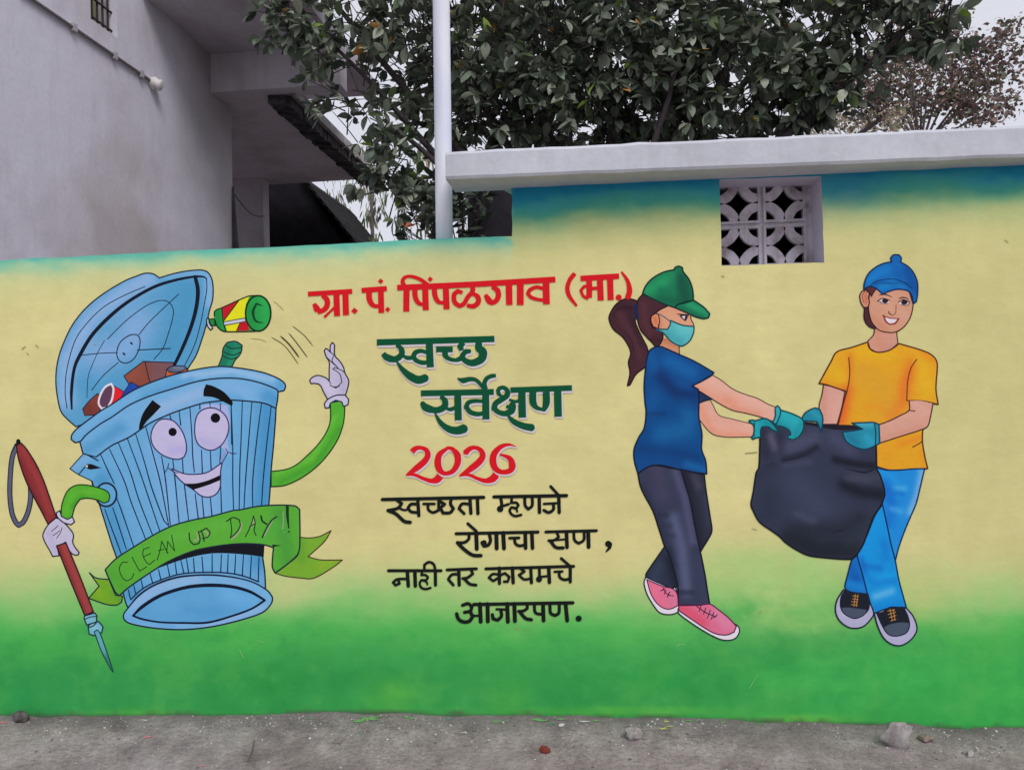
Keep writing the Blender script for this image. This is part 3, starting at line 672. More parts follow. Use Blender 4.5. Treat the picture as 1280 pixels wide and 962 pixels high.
# ---- woman with mask
SK = (192, 142, 132); SKO = (190, 112, 88)
r = Paint()
r.fill('K 110,430 225,405 250,450 310,550 450,590 620,632 662,680 655,765 400,768 270,748 200,700 120,600', SK, [('K 115,450 200,640 280,740 640,760', 5, (194, 122, 100), .55), ('K 560,660 640,690', 7, (194, 150, 140), .5)], None)
r.lines([('K 225,405 250,450 310,550 450,590 620,632', 7), ('K 120,600 200,700 270,748 400,768 655,765', 7)], BRN)
r.fill('I 420,545 380,600 450,650 528,662 532,600 480,560', (178, 122, 98), [('I 430,560 520,590', 4, (150, 92, 70), .6)], None); r.line('I 528,600 530,660', BRN, 6)
r.fill('I 370,385 450,335 520,345 612,395 608,420 622,450 628,475 620,540 560,590 480,570 420,520 350,485 340,420', (186, 132, 110), [('I 400,470 380,400', 4, (176, 108, 82), .7), ('I 470,400 600,450', 6, (190, 138, 116), .6)], None)
r.line('I 606,395 607,420 622,450 629,475', BRN, 6)
r.fill('I 385,483 355,470 340,430 345,395 368,380 390,392 398,430 392,470', (192, 124, 96), [('I 365,410 375,450', 3, (170, 90, 64), .7)], (60, 36, 34), 1.0)
r.line('I 388,460 395,482', BRN, 5)
r.fill('K 38,262 130,225 250,155 330,200 450,290 580,345 690,380 800,440 872,468 885,560 855,615 820,600 700,560 560,525 440,498 300,425 150,330', SK,
       [('K 60,265 300,400 440,470', 5, (192, 124, 102), .5), ('K 380,380 460,400', 6, (192, 118, 98), .45), ('K 250,190 500,330 800,470', 7, (196, 152, 144), .6), ('K 450,480 700,540', 4, (188, 118, 98), .6)], None)
r.lines([('K 250,152 330,200 450,290 580,345 690,380 800,440 872,468', 8), ('K 38,262 150,330 300,425 440,498 560,525 700,560 820,600 855,615', 8)], BRN)
wom = r.obj('painted_woman', WALL, 'painted woman in green cap, face mask and blue t-shirt')
W_ = lambda n: sub(n, wom)
r = W_('hair')
r.fill('I 285,255 255,290 245,340 250,420 270,490 310,540 350,580 370,605 400,590 420,545 418,510 385,490 350,475 338,440 342,400 370,383 398,360 450,335 400,300', (62, 34, 44), [('I 290,330 300,450 340,520', 5, (78, 44, 52), .6), ('I 350,560 400,570', 5, (46, 26, 36), .6)], (24, 14, 22), 1.1)
r.fill('I 250,300 200,285 150,292 100,330 65,390 62,430 90,490 150,540 190,600 205,650 190,710 200,780 183,865 200,860 240,790 300,740 320,690 318,620 290,560 250,480 235,430 245,400 248,340', (58, 32, 42),
       [('I 120,360 160,450 240,560 270,680', 5, (72, 42, 52), .7), ('I 110,340 200,350', 4, (40, 22, 32), .6), ('I 200,400 280,600', 3, (40, 24, 34), .6), ('I 200,800 290,720', 5, (66, 36, 44), .5)], (24, 14, 22), 1.1)
r.lines([('I 85,400 130,350 230,345', 4), ('I 160,500 210,560 225,640', 4)], (36, 20, 28)); r.line('I 237,330 238,370 246,412', (24, 34, 66), 20); done(r)
r = W_('cap')
r.fill('I 285,250 305,200 350,150 420,110 480,95 496,92 500,78 525,68 550,78 555,105 590,150 612,200 622,255 622,295 560,310 520,325 500,345 440,325 380,300 320,270', (22, 98, 70),
       [('I 320,230 420,170 480,140', 9, (34, 138, 92), .75), ('I 540,150 570,290', 9, (18, 66, 56), .8), ('I 400,290 520,300', 6, (18, 78, 62), .6), ('I 470,120 490,250', 5, (26, 108, 78), .5), ('I 400,225 420,230', 4, (20, 96, 72), .6)], (12, 40, 40), 1.4)
r.fill('I 520,325 570,312 625,295 690,340 732,385 725,410 690,418 630,402 570,375 500,345', (24, 108, 78), [('I 600,330 700,380', 5, (36, 140, 98), .7), ('I 540,350 680,408', 4, (18, 80, 62), .6)], (12, 40, 40), 1.4)
done(r)
r = W_('face_mask')
r.fill('I 470,430 550,462 628,470 625,510 600,565 555,598 520,595 470,565 420,510 380,495 375,488 450,490 468,460', (74, 156, 168), [('I 500,460 600,490', 6, (92, 170, 180), .7), ('I 450,520 540,580', 5, (52, 134, 150), .7), ('I 480,450 490,540', 4, (66, 146, 160), .5)], (20, 62, 74), 1.2)
r.line('I 390,385 430,408 462,432', (60, 90, 110), 6); r.line('I 375,490 410,505', (44, 70, 110), 7)
r.fill('I 535,400 575,395 583,410 570,432 552,418', (190, 182, 205), (), (50, 40, 70), .9); r.line('I 576,404 570,424', (40, 30, 50), 12); r.lines([('I 513,387 545,391 588,396', [3, 8, 10]), ('I 540,400 555,418', 4)], (26, 24, 34))
done(r)
r = W_('t_shirt')
r.fill('K 95,310 160,340 240,388 170,405 110,430 95,425', (26, 42, 78), (), (14, 22, 44), 1.1)
r.fill('J 170,45 215,18 250,18 365,68 470,115 600,190 575,215 455,280 495,300 500,390 500,490 520,600 518,700 545,780 552,865 470,855 380,840 250,808 170,820 95,868 70,780 68,700 100,620 135,560 148,460 140,380 135,280 142,180 150,110', (12, 62, 120),
       [('J 230,190 300,280 360,330 460,330', 8, (16, 40, 90), .85), ('J 470,300 470,430', 7, (16, 46, 98), .6), ('J 90,700 250,700 480,760', 8, (14, 50, 104), .75), ('J 120,790 400,800', 7, (18, 58, 118), .5), ('J 300,110 450,190', 10, (22, 86, 152), .75), ('J 180,80 200,160', 8, (20, 80, 146), .6),
        ('J 200,340 180,430', 9, (20, 76, 140), .5), ('J 250,600 420,560 440,480', 13, (24, 92, 150), .6), ('J 160,465 270,462', 3, (14, 46, 92), .6), ('J 420,800 540,840', 5, (24, 88, 152), .7), ('J 380,260 440,290', 5, (20, 66, 130), .6), ('J 90,650 130,580', 7, (16, 56, 112), .6)], (14, 28, 58), 1.4)
r.line('J 455,282 590,202', (14, 28, 58), 7); done(r)
r = W_('trousers')
r.fill('L 485,180 690,228 700,330 735,560 755,690 745,740 655,890 600,700 530,380', (38, 40, 58), [('L 600,250 640,330', 6, (58, 58, 76), .8), ('L 700,420 730,650', 6, (48, 52, 74), .7), ('L 520,220 640,820', 7, (24, 26, 38), .7)], (20, 20, 32), 1.3)
r.fill('M 350,85 190,320 190,360 280,400 345,432 410,440 440,430 480,440 462,300 400,120', (38, 44, 64), [('M 390,200 450,400', 7, (24, 28, 42), .8), ('M 300,250 260,360', 7, (48, 56, 78), .6)], (20, 20, 32), 1.3)
r.fill('L 120,220 170,180 230,152 290,148 380,165 490,185 520,290 560,420 590,560 620,720 658,900 M 695,330 715,460 735,580 640,590 465,590 462,440 430,300 385,150 350,85 L 345,830 300,690 250,540 180,410 140,320', (46, 50, 74),
       [('L 280,160 330,400', 10, (62, 58, 84), .6), ('L 440,200 520,420 590,800', 5, (72, 72, 104), .8), ('L 430,600 500,860 M 520,330 540,470', 8, (76, 82, 116), .8), ('L 160,330 280,600 350,800 M 420,250', 5, (38, 40, 62), .7),
        ('L 300,570 370,575', 3, (34, 36, 56), .7), ('L 330,660 400,665', 3, (38, 42, 62), .6), ('L 370,740 430,750', 3, (38, 42, 62), .6), ('M 480,480 590,480', 3, (34, 36, 56), .8), ('M 390,120 450,400', 4, (30, 34, 54), .7), ('M 640,200 700,560', 6, (50, 56, 84), .5)], (20, 20, 32), 1.4)
done(r)
def shoe(pr, soles, upper, inkc): pass
r = W_('shoe')
r.fill('M 186,350 172,400 200,500 260,600 310,655 380,670 440,660 470,640 468,585 452,470 440,435 415,445 300,400', (192, 186, 212), (), INK, 1.1)
r.fill('M 195,370 340,430 410,445 455,490 466,590 400,622 340,615 280,570 230,490', (190, 96, 130), [('M 240,400 300,560', 6, (200, 96, 128), .6), ('M 400,470 440,590', 6, (176, 108, 140), .6)], (70, 26, 60), 1.0)
r.lines([('M 315,467 350,450', 7), ('M 335,440 355,480 385,500', 6), ('M 345,495 362,458', 6), ('M 372,520 392,475', 7), ('M 385,505 425,510', 6)], (40, 18, 44)); done(r)
r = W_('shoe')
r.fill('M 465,620 470,660 560,730 700,820 820,880 900,890 960,870 990,820 985,780 960,755 700,640 480,595', (192, 186, 212), (), INK, 1.1)
r.fill('M 470,592 640,590 735,580 800,620 900,700 965,770 945,820 880,845 790,835 700,790 580,710 470,635', (186, 92, 128), [('M 490,610 600,680 680,740', 7, (186, 66, 92), .75), ('M 800,660 900,760', 9, (186, 116, 150), .7)], (70, 26, 60), 1.1)
r.lines([('M 625,598 660,625 700,652 790,690', 7), ('M 662,592 645,642', 6), ('M 702,612 683,668', 6), ('M 742,630 715,702', 6), ('M 772,650 748,712', 6), ('M 802,670 765,700', 6)], (40, 18, 44)); done(r)
# ---- young man
SB = (178, 128, 118)
r = Paint()
r.fill('O 505,690 490,750 445,800 445,840 480,890 560,898 640,870 702,820 690,715 600,700', SB, [('O 520,720 560,860', 5, (178, 116, 92), .5), ('O 590,880 660,850', 4, (168, 118, 112), .6)], BRN, 1.0)
r.fill('P 210,325 280,340 352,370 330,480 300,588 205,588 180,480 200,390', (184, 136, 130), [('P 215,340 205,560', 4, (174, 120, 106), .6), ('P 320,400 290,560', 5, (190, 144, 138), .5)], BRN, 1.0)
r.fill('O 500,360 460,400 450,500 455,560 480,640 540,705 620,725 690,718 760,670 810,590 832,490 825,400 780,325 600,320', (178, 130, 112), [('O 480,600 600,710', 4, (172, 112, 88), .6), ('O 620,420 640,540', 8, (186, 138, 122), .6), ('O 740,560 790,600', 6, (186, 140, 128), .5)], BRN, 1.1)
r.fill('O 458,385 430,362 395,370 375,410 385,470 410,512 440,514 458,470 450,430', (182, 126, 106), [('O 425,400 430,470', 3, (164, 88, 72), .7)], BRN, 1.1); r.line('O 450,385 415,375 395,410 410,470', (110, 60, 50), 5)
man = r.obj('painted_man', WALL, 'painted young man in blue cap, yellow t-shirt and blue jeans')
W_ = lambda n: sub(n, man)
r = W_('face_features')
r.lines([('O 540,407 560,400 600,400 650,422', [3, 8, 9, 4]), ('O 712,435 740,425 775,430 800,452', [6, 9, 7, 3])], (50, 26, 30))
r.fill('O 528,456 570,434 632,450 615,478 550,472', (188, 170, 180)); r.fill('O 708,466 745,445 802,465 782,492 728,487', (188, 170, 180))
r.fill([(1020 + (592 + 26 * math.cos(t)) * .14551, 310 + (454 + 20 * math.sin(t)) * .14551) for t in np.linspace(0, 6.28, 14)[:-1]], (34, 26, 38)); r.fill([(1020 + (756 + 28 * math.cos(t)) * .14551, 310 + (467 + 20 * math.sin(t)) * .14551) for t in np.linspace(0, 6.28, 14)[:-1]], (34, 26, 38))
r.lines([('O 526,458 570,433 632,450', 7), ('O 550,473 615,479', 4), ('O 706,466 748,444 804,466', 7), ('O 728,488 782,492 802,470', 5), ('O 532,457 560,466', 5)], (36, 24, 36))
r.lines([('O 686,488 682,560 655,578 635,568', 5), ('O 622,545 628,562 640,570', 8)], (90, 46, 40))
r.fill('O 575,578 600,590 640,602 712,606 682,648 632,658 596,632', (150, 60, 62), (), (100, 40, 42), .7); r.fill('O 592,594 640,608 695,610 672,640 632,648 606,626', (196, 184, 206))
r.line('O 570,575 578,584', (90, 46, 40), 5); done(r)
r = W_('hair')
r.fill('O 415,510 412,600 440,660 490,690 518,688 480,640 458,590 448,510', (66, 34, 44), (), (30, 18, 26), 1.0); r.fill('O 410,352 440,325 525,340 492,385 475,418 460,385 440,362', (78, 40, 44), (), (30, 18, 26), .8)
r.fill('O 795,380 820,375 838,470 826,480', (50, 28, 40)); done(r)
r = W_('cap')
r.fill('O 410,355 415,300 450,220 520,160 590,130 648,120 640,85 665,60 710,60 730,85 726,122 790,160 840,220 870,300 870,400 860,460 832,478 825,420 790,370 700,355 620,375 572,398 510,345 460,330', (18, 86, 160),
       [('O 450,290 520,220 640,170', 7, (24, 112, 186), .7), ('O 780,190 860,360', 6, (14, 62, 130), .7), ('O 560,330 660,300 740,320', 5, (26, 124, 190), .8), ('O 640,130 720,250', 5, (16, 76, 146), .5), ('O 500,300 800,310', 2.4, (12, 56, 116), .6)], (12, 34, 74), 1.3)
r.lines([('O 478,312 515,288 560,274 650,268 740,288 820,345', 6), ('O 460,330 478,312', 5)], (12, 34, 74)); done(r)
r = W_('t_shirt')
r.fill('P 505,40 400,75 300,105 260,170 180,315 230,325 365,370 345,440 305,600 560,600 565,870 650,893 760,890 905,883 885,800 870,700 875,600 900,440 975,455 960,350 968,180 930,125 850,90 712,50 690,70 640,98 570,108 520,85', (192, 138, 34),
       [('P 355,370 340,470 320,560', 9, (200, 78, 40), .85), ('P 390,130 388,330', 4, (200, 92, 36), .6), ('P 800,200 750,330 740,430 660,520', 9, (200, 92, 38), .8), ('P 480,250 600,330 640,480', 18, (184, 134, 44), .7), ('P 450,110 650,130', 10, (202, 152, 30), .6), ('P 260,200 330,280', 8, (204, 156, 36), .6),
        ('P 860,180 900,370', 10, (200, 152, 34), .7), ('P 880,110 950,160', 5, (196, 112, 30), .6), ('P 600,740 640,850', 9, (196, 134, 34), .5), ('P 720,720 860,680', 5, (204, 112, 36), .6), ('P 870,760 890,870', 5, (196, 122, 32), .6), ('P 190,310 340,355', 3, (190, 120, 30), .6), ('P 500,470 600,480', 4, (198, 124, 34), .5)], (72, 38, 26), 1.3)
r.lines([('P 378,142 385,240 378,310 366,370', 6), ('P 832,155 795,210 772,300 765,430 870,432 975,455', 6), ('P 805,740 840,722 868,702', 6), ('P 505,40 510,70 530,95 575,108 640,98 690,70 712,50', 7)], (72, 38, 26)); done(r)
r = W_('jeans')
r.fill('R 285,95 240,130 205,250 178,360 190,390 240,410 375,425 400,330 340,200', (18, 94, 172), [('R 230,170 280,300', 5, (14, 78, 156), .7), ('R 200,340 340,370', 5, (24, 116, 190), .7), ('R 240,280 300,290', 3, (14, 70, 140), .5)], (14, 34, 80), 1.3)
r.fill('Q 448,90 470,102 540,118 650,118 760,108 862,106 830,240 790,400 740,520 690,640 640,780 610,895 575,780 550,640 520,500 500,410 522,320 490,240', (28, 118, 192),
       [('Q 520,230 580,420 560,560', 8, (16, 92, 180), .8), ('Q 840,130 800,330 740,480', 5, (104, 152, 208), .85), ('Q 620,270 690,280', 4, (70, 150, 208), .7), ('Q 580,450 660,470', 4, (70, 150, 208), .6), ('Q 500,130 600,200', 6, (28, 132, 204), .6), ('Q 600,310 680,320', 3, (16, 92, 176), .6), ('Q 600,560 640,700', 6, (26, 112, 190), .6)], (14, 34, 80), 1.3)
r.fill('Q 500,412 520,500 550,640 575,760 610,895 R 640,300 680,450 705,540 640,538 560,540 500,580 430,590 400,540 370,420 330,260 285,95 Q 310,800 370,670 435,510', (20, 122, 194),
       [('Q 450,560 380,760 R 360,140', 7, (18, 128, 204), .6), ('Q 520,740 530,860', 6, (16, 100, 182), .6), ('R 340,180 480,205', 4, (14, 92, 172), .7), ('R 440,445 580,400', 5, (84, 156, 210), .8), ('R 480,290 600,260', 5, (24, 136, 208), .6), ('R 360,280 430,330 600,310', 4, (16, 104, 184), .6), ('R 420,560 680,510', 5, (16, 104, 184), .5), ('R 320,120 350,230', 4, (18, 84, 170), .6)], (14, 34, 80), 1.3)
done(r)
for sole, upper, toe, lace in (
    ('R 165,388 110,480 98,570 130,650 200,705 270,718 340,700 400,640 425,590 395,500 375,425 240,410', 'R 180,390 240,412 375,425 388,500 372,570 300,625 240,630 170,590 140,530 145,450', 'R 143,540 200,536 260,542 360,556 372,562 340,605 300,625 240,630 170,590',
     ['R 268,428 255,530', 'R 290,430 275,530', 'R 245,440 292,445', 'R 243,465 290,470', 'R 235,490 288,492', 'R 232,515 285,520']),
    ('R 430,590 460,700 510,800 580,855 660,865 740,820 790,750 792,690 760,610 705,545 560,545', 'R 450,590 500,580 560,545 685,545 720,620 732,700 700,760 620,785 550,770 500,700', 'R 508,710 560,682 620,668 680,664 728,668 732,700 700,760 620,785 550,770',
     ['R 565,555 585,650', 'R 592,555 608,650', 'R 545,570 605,560', 'R 548,600 612,580', 'R 560,625 616,608', 'R 572,655 615,640'])):
    r = W_('shoe'); r.fill(sole, (150, 146, 182), [(toe, 4, (168, 164, 200), .3)], INK, 1.3); r.fill(upper, (24, 28, 38), (), INK, 1.1); r.fill(toe, (62, 72, 92), (), INK, .8)
    r.lines([(q, 5) for q in lace], (158, 112, 60)); done(r)
# ---- bag between them
r = Paint()
r.fill('N 133,205 150,185 200,182 250,178 310,180 370,168 475,178 640,195 765,290 768,410 790,460 812,545 795,610 750,680 720,760 690,840 640,905 600,912 500,905 400,892 330,860 270,820 240,790 200,760 130,710 95,650 82,610 95,540 110,440 125,410 130,290', (44, 48, 70),
       [('N 150,230 170,330', 8, (34, 34, 52), .7), ('N 190,240 215,300', 6, (84, 80, 106), .7), ('N 240,240 250,310', 6, (32, 32, 48), .7), ('N 300,300 420,250', 12, (66, 70, 98), .7), ('N 540,250 620,310', 12, (64, 68, 98), .6), ('N 440,300 380,335 260,368', 4, (26, 28, 42), .85), ('N 270,400 400,380', 4, (62, 66, 92), .5),
        ('N 540,368 650,392 750,402', 5, (22, 24, 36), .9), ('N 590,505 680,545 790,560', 9, (22, 26, 38), .9), ('N 600,470 720,480', 4, (60, 62, 82), .6), ('N 640,460 770,470', 6, (58, 60, 78), .6), ('N 180,560 170,660', 14, (36, 42, 60), .7), ('N 340,500 460,640', 22, (56, 60, 88), .6), ('N 300,800 450,860 620,860', 16, (26, 30, 40), .9),
        ('N 350,760 600,740 680,690', 12, (30, 34, 46), .7), ('N 620,820 720,700', 8, (38, 44, 58), .6), ('N 330,665 420,700', 5, (66, 72, 98), .5), ('N 120,460 200,400', 6, (38, 40, 58), .6)], (18, 20, 30), 1.4)
r.lines([('N 245,375 330,360 400,328', [3, 8, 3]), ('N 590,415 700,437 765,415', [3, 9, 5]), ('N 520,765 570,755 605,742', [2, 7, 3]), ('N 160,400 200,385', [1, 4, 1])], (26, 28, 40), taper=True)
r.fill('N 365,160 475,175 640,180 700,200 560,206 440,188 368,175', (28, 24, 36))
r.obj('painted_bin_bag', WALL, 'painted black rubbish bag held between the woman and the man')
# arms and gloves in front of the bag
r = W_('forearm')
r.fill('P 785,432 860,432 940,450 925,530 905,600 860,625 720,670 590,712 575,650 575,592 650,565 720,530 780,495', (182, 134, 124), [('P 600,690 860,610', 4, (176, 120, 102), .5), ('P 830,450 880,500', 8, (190, 144, 138), .6), ('P 640,590 780,520', 4, (190, 142, 134), .5)], None)
r.lines([('P 940,450 925,530 905,600 860,625 720,670 590,712', 7), ('P 575,592 650,565 720,530 780,495 782,435', 7), ('P 780,495 820,500', 6)], BRN); done(r)
r = W_('glove'); r.fill('P 65,550 90,510 150,480 185,490 205,550 195,640 175,590 165,570 75,565', (28, 112, 140), [('P 130,500 180,540', 4, (40, 134, 160), .7)], (14, 52, 72), 1.3); done(r)
r = W_('glove')
r.fill('P 398,580 470,577 545,576 580,590 585,715 555,730 490,755 420,740 360,700 335,640 400,632 470,620', (32, 118, 148), [('P 430,590 530,590', 4, (70, 150, 180), .7), ('P 380,660 430,720', 6, (26, 98, 132), .7), ('P 500,680 540,720', 6, (44, 138, 176), .7)], (14, 52, 72), 1.3)
r.lines([('P 550,578 558,650 556,730', 7), ('P 400,582 420,600 470,620', 5)], (14, 52, 72)); done(r)
r = sub('glove', wom)
r.fill('K 610,602 650,598 670,605 760,582 810,600 860,650 908,718 850,700 800,665 740,665 725,700 725,770 680,775 650,790 633,770 655,740 660,680 650,640 618,622', (28, 130, 146), [('K 680,640 700,760', 4, (36, 146, 164), .6), ('K 780,620 860,690', 4, (20, 108, 124), .6)], (12, 58, 68), 1.3)
r.line('K 668,608 662,680 658,770', (12, 58, 68), 7); done(r)
r = sub('glove', wom)
r.fill('K 925,498 1040,535 1130,580 1155,620 1150,690 1110,760 1050,795 1000,780 990,760 1025,745 1020,710 960,670 870,650 905,580', (30, 134, 150), [('K 960,540 1100,620', 7, (40, 152, 168), .6), ('K 900,640 1000,690', 3, (20, 104, 122), .6), ('K 1130,640 1060,780', 4, (22, 116, 136), .6)], (12, 58, 68), 1.3)
r.fill('K 870,490 880,465 892,455 910,470 925,500 915,560 880,640 845,622 872,560', (42, 142, 160), (), (12, 58, 68), 1.2); done(r)

# small scuffs and specks on the wall
r = Paint(); r.lines([('p 28,436 32,433', 1.2), ('p 45,431 48,434', 1.1), ('p 34,441 36,443', 1.0), ('p 118,430 119,431', .9), ('p 1256,300 1260,303', .9), ('p 932,566 946,565', 1.2), ('p 948,765 952,764', 1.0), ('p 940,660 946,662', .8), ('p 902,345 905,346', 1.0), ('p 645,785 648,786', 1.1)], (140, 132, 98))
r.lines([('p 845,807 852,804 856,806', 1.0), ('p 936,860 947,842', .8), ('p 300,812 305,822', 1.0), ('p 322,800 330,803', .9)], (96, 160, 96)); r.obj('scuff_marks', WALL)['kind'] = 'stuff'
# ------------------------------------------------------------------ the lettering
RED = (180, 20, 32); GRN = (8, 68, 46); BLK = (18, 22, 22); SHD = (174, 166, 180)
def word(name_label, parent, items, dots, col, cap, sh=None, rnd=()):
    r = Paint(); r._n = 'word'; r._p = parent; r._l = None
    if sh: r.lines([i for i in items], SHD, cap=cap, shift=sh, grow=1.0)
    r.lines(items, col, cap=cap)
    for d, q in dots: r.dia(d, q, col)
    for d, q in rnd: r.line(d, col, q * 2)
    return r
def line_(label, words, col, cap, sh=None):
    first = None
    for (items, dots, rnd) in words:
        r = word(None, None, items, dots, col, cap, sh, rnd)
        if first is None: first = r.b.obj('painted_lettering', M_PAINT, WALL); first['label'] = label
        else: r.b.obj('word', M_PAINT, first)
line_('red painted Marathi heading at the top of the wall', [
  ([('a 88,218 410,198', 28), ('a 195,230 226,258 226,305 195,338 158,342', [26, 32, 32, 28, 34]), ('a 162,342 150,320 132,288', [36, 38, 22]), ('a 207,386 250,345 286,312', [16, 13, 18]), ('a 295,205 300,378', 36), ('a 360,202 365,372', 36)], [('a 427,340', 24)], []),
  ([('a 478,192 662,178', 30), ('a 532,198 534,250 550,288 575,305 612,305', [34, 34, 30, 24, 22]), ('a 618,188 622,355', 34)], [('a 617,125', 20), ('a 668,330', 20)], []),
  ([('b -485,172 58,148 665,112', 33), ('a 805,165 803,345', 36), ('a 790,165 776,122 800,93 850,92 910,115 965,158', [28, 24, 18, 20, 22, 26]), ('a 865,172 868,235 885,275 905,290 938,292', [32, 30, 28, 22, 20]), ('a 940,160 945,335', 36),
    ('a 1006,172 1012,230 1030,268 1050,280 1085,280', [32, 30, 28, 22, 20]), ('a 1090,160 1096,328', 36),
    ('b -10,208 -45,196 -72,225 -66,278 -32,304 0,288 28,240 62,200 62,150', [20, 24, 28, 28, 26, 26, 26, 28, 30]), ('b 30,232 68,215 102,240 103,280 68,306 22,300', [18, 22, 30, 30, 28, 22]),
    ('b 205,165 243,190 250,235 228,272 190,282', [24, 32, 32, 28, 30]), ('b 195,282 178,258 155,222', [34, 36, 22]), ('b 327,135 330,298', 38), ('b 410,130 410,298', 40),
    ('b 582,180 530,168 482,186 464,215 490,242 540,258 588,262', [20, 22, 24, 22, 22, 20, 20]), ('b 596,120 600,292', 40)], [('a 977,110', 20)], []),
  ([('b 805,70 770,115 752,175 768,235 820,305', [26, 26, 26, 24, 14]), ('b 848,105 1128,88', 32), ('b 908,100 912,170 910,245', 34), ('b 905,252 868,232 850,192 878,162 905,168', 18), ('b 905,180 1000,172', 20), ('b 988,98 995,265', 36), ('b 1062,95 1067,262', 36),
    ('b 1145,55 1188,120 1204,190 1190,250', [10, 22, 32, 34])], [], [('b 1125,243', 18)]),
], RED, 'flat')
line_('dark green painted Marathi word, upper of two', [
  ([('c 80,128 1125,97', 46), ('c 255,150 296,185 302,230 262,270 215,280', [26, 40, 42, 46, 46]), ('c 215,278 165,258 135,225', [52, 50, 34]), ('c 250,290 310,370 380,430 450,460 520,440', [12, 38, 56, 60, 56]), ('c 300,238 350,265 400,262', [18, 32, 32]),
    ('c 525,218 470,203 422,218 405,252 430,288 490,308 540,300', [26, 32, 36, 36, 34, 34, 28]), ('c 545,120 555,350', 52), ('c 607,190 755,190', 42), ('c 685,205 690,245 720,272 780,285 830,268', [46, 40, 32, 28, 40]),
    ('c 850,128 820,162 835,200', [40, 42, 34]), ('c 985,118 988,178 1022,215 1008,275 930,310 862,288 838,250 865,212 912,205', [46, 56, 62, 58, 50, 40, 38, 38, 30]), ('c 835,245 835,290', [30, 16])], [], []),
], GRN, 'flat', (1.4, 2.2))
line_('dark green painted Marathi word, lower of two', [
  ([('d 95,125 625,115', 36), ('d 240,148 270,180 265,222 220,246 170,244', [24, 36, 40, 38, 38]), ('d 172,244 128,226 103,192', [44, 46, 26]), ('d 195,265 240,340 300,385 360,395 415,378', [10, 30, 42, 48, 54]), ('d 275,232 310,242 352,225', [16, 24, 24]), ('d 362,130 367,322', 42),
    ('d 550,184 490,180 440,192 425,225 455,262 510,276 550,268', [22, 24, 28, 30, 30, 28, 24]), ('d 565,110 568,315', 42), ('d 360,14 400,32 450,22 500,32 555,92', [6, 34, 28, 24, 24]), ('d 562,95 556,55 572,18 606,0 640,-4', [34, 28, 26, 26, 22])], [], []),
  ([('d 655,95 690,82 722,105 720,140 680,170 638,198 628,235 660,262 710,272 752,250 760,215 738,205', [26, 24, 30, 34, 34, 34, 34, 30, 34, 44, 44, 40]), ('d 655,92 662,130 690,152', [24, 24, 16]), ('d 735,240 745,215', 44), ('d 722,280 770,330 840,362 908,375', [14, 34, 40, 44]),
    ('d 735,170 790,185 825,160', [14, 20, 22]), ('d 745,102 1193,86', 34), ('d 828,98 832,302', 44), ('d 908,105 910,190 935,228 985,245', [42, 42, 28, 18]), ('d 1005,105 1006,195 985,252', [42, 42, 24]), ('d 1088,95 1093,295', 44)], [], []),
], GRN, 'flat', (1.4, 2.2))
line_('red painted year 2026', [
  ([('e 178,138 212,108 260,102 308,125 320,170 290,222 220,282 135,345', [44, 36, 28, 36, 42, 46, 46, 22]), ('e 125,342 200,342 280,375 350,396 400,385 430,352', [12, 24, 26, 34, 52, 56])], [], []),
  ([('e 490,108 425,160 408,230 425,298 470,330 540,310 583,240 583,170 550,122', [24, 42, 50, 46, 30, 36, 46, 48, 36]), ('e 550,122 520,105 485,106', [36, 26, 26])], [], []),
  ([('e 652,150 690,112 740,100 790,125 808,172 780,222 710,282 610,350', [44, 36, 28, 36, 42, 48, 48, 22]), ('e 598,350 680,342 760,375 830,395 890,380 925,345', [12, 24, 26, 34, 52, 56])], [], []),
  ([('e 1105,92 1040,74 970,92 912,150 898,220 922,288 980,318 1050,305 1070,260 1045,195 960,160', [4, 20, 34, 46, 50, 44, 34, 40, 50, 38, 14])], [], []),
], RED, 'flat', (1.2, 1.8))
line_('black painted Marathi lettering, first of four lines under the year', [
  ([('f 42,122 690,108', 18), ('f 130,122 165,148 140,178 78,192', 17), ('f 78,192 130,215 180,260 220,268', 19), ('f 150,178 185,190 212,180', 12), ('f 268,152 225,152 206,175 225,200 272,205', 16), ('f 268,120 275,225', 18), ('f 305,150 375,150', 14), ('f 335,152 335,185 365,205 402,190 402,130', 15),
    ('f 402,130 440,152 412,175 430,208 475,206 496,180 478,150 482,118', 17), ('f 602,152 552,150 532,180 565,212', 16), ('f 602,118 608,210', 18), ('f 650,115 653,212', 18)], [], []),
  ([('f 755,105 1220,97', 18), ('f 798,108 805,150 800,190', 16), ('f 795,182', 34), ('f 805,165 850,152', 14), ('f 870,108 866,143 898,142 912,158 898,176 868,172 856,190 866,214 892,228 930,220', 14), ('f 868,172 900,184 904,200', 11), ('f 952,108 955,160 975,183 1000,160 1000,108', 16), ('f 1045,105 1047,205', 18), ('f 1075,150 1165,145', 13),
    ('f 1135,150 1136,185 1105,205 1075,190', 16), ('f 1170,100 1173,205', 18), ('f 1118,38 1170,95', 15)], [], []),
], BLK, 'round')
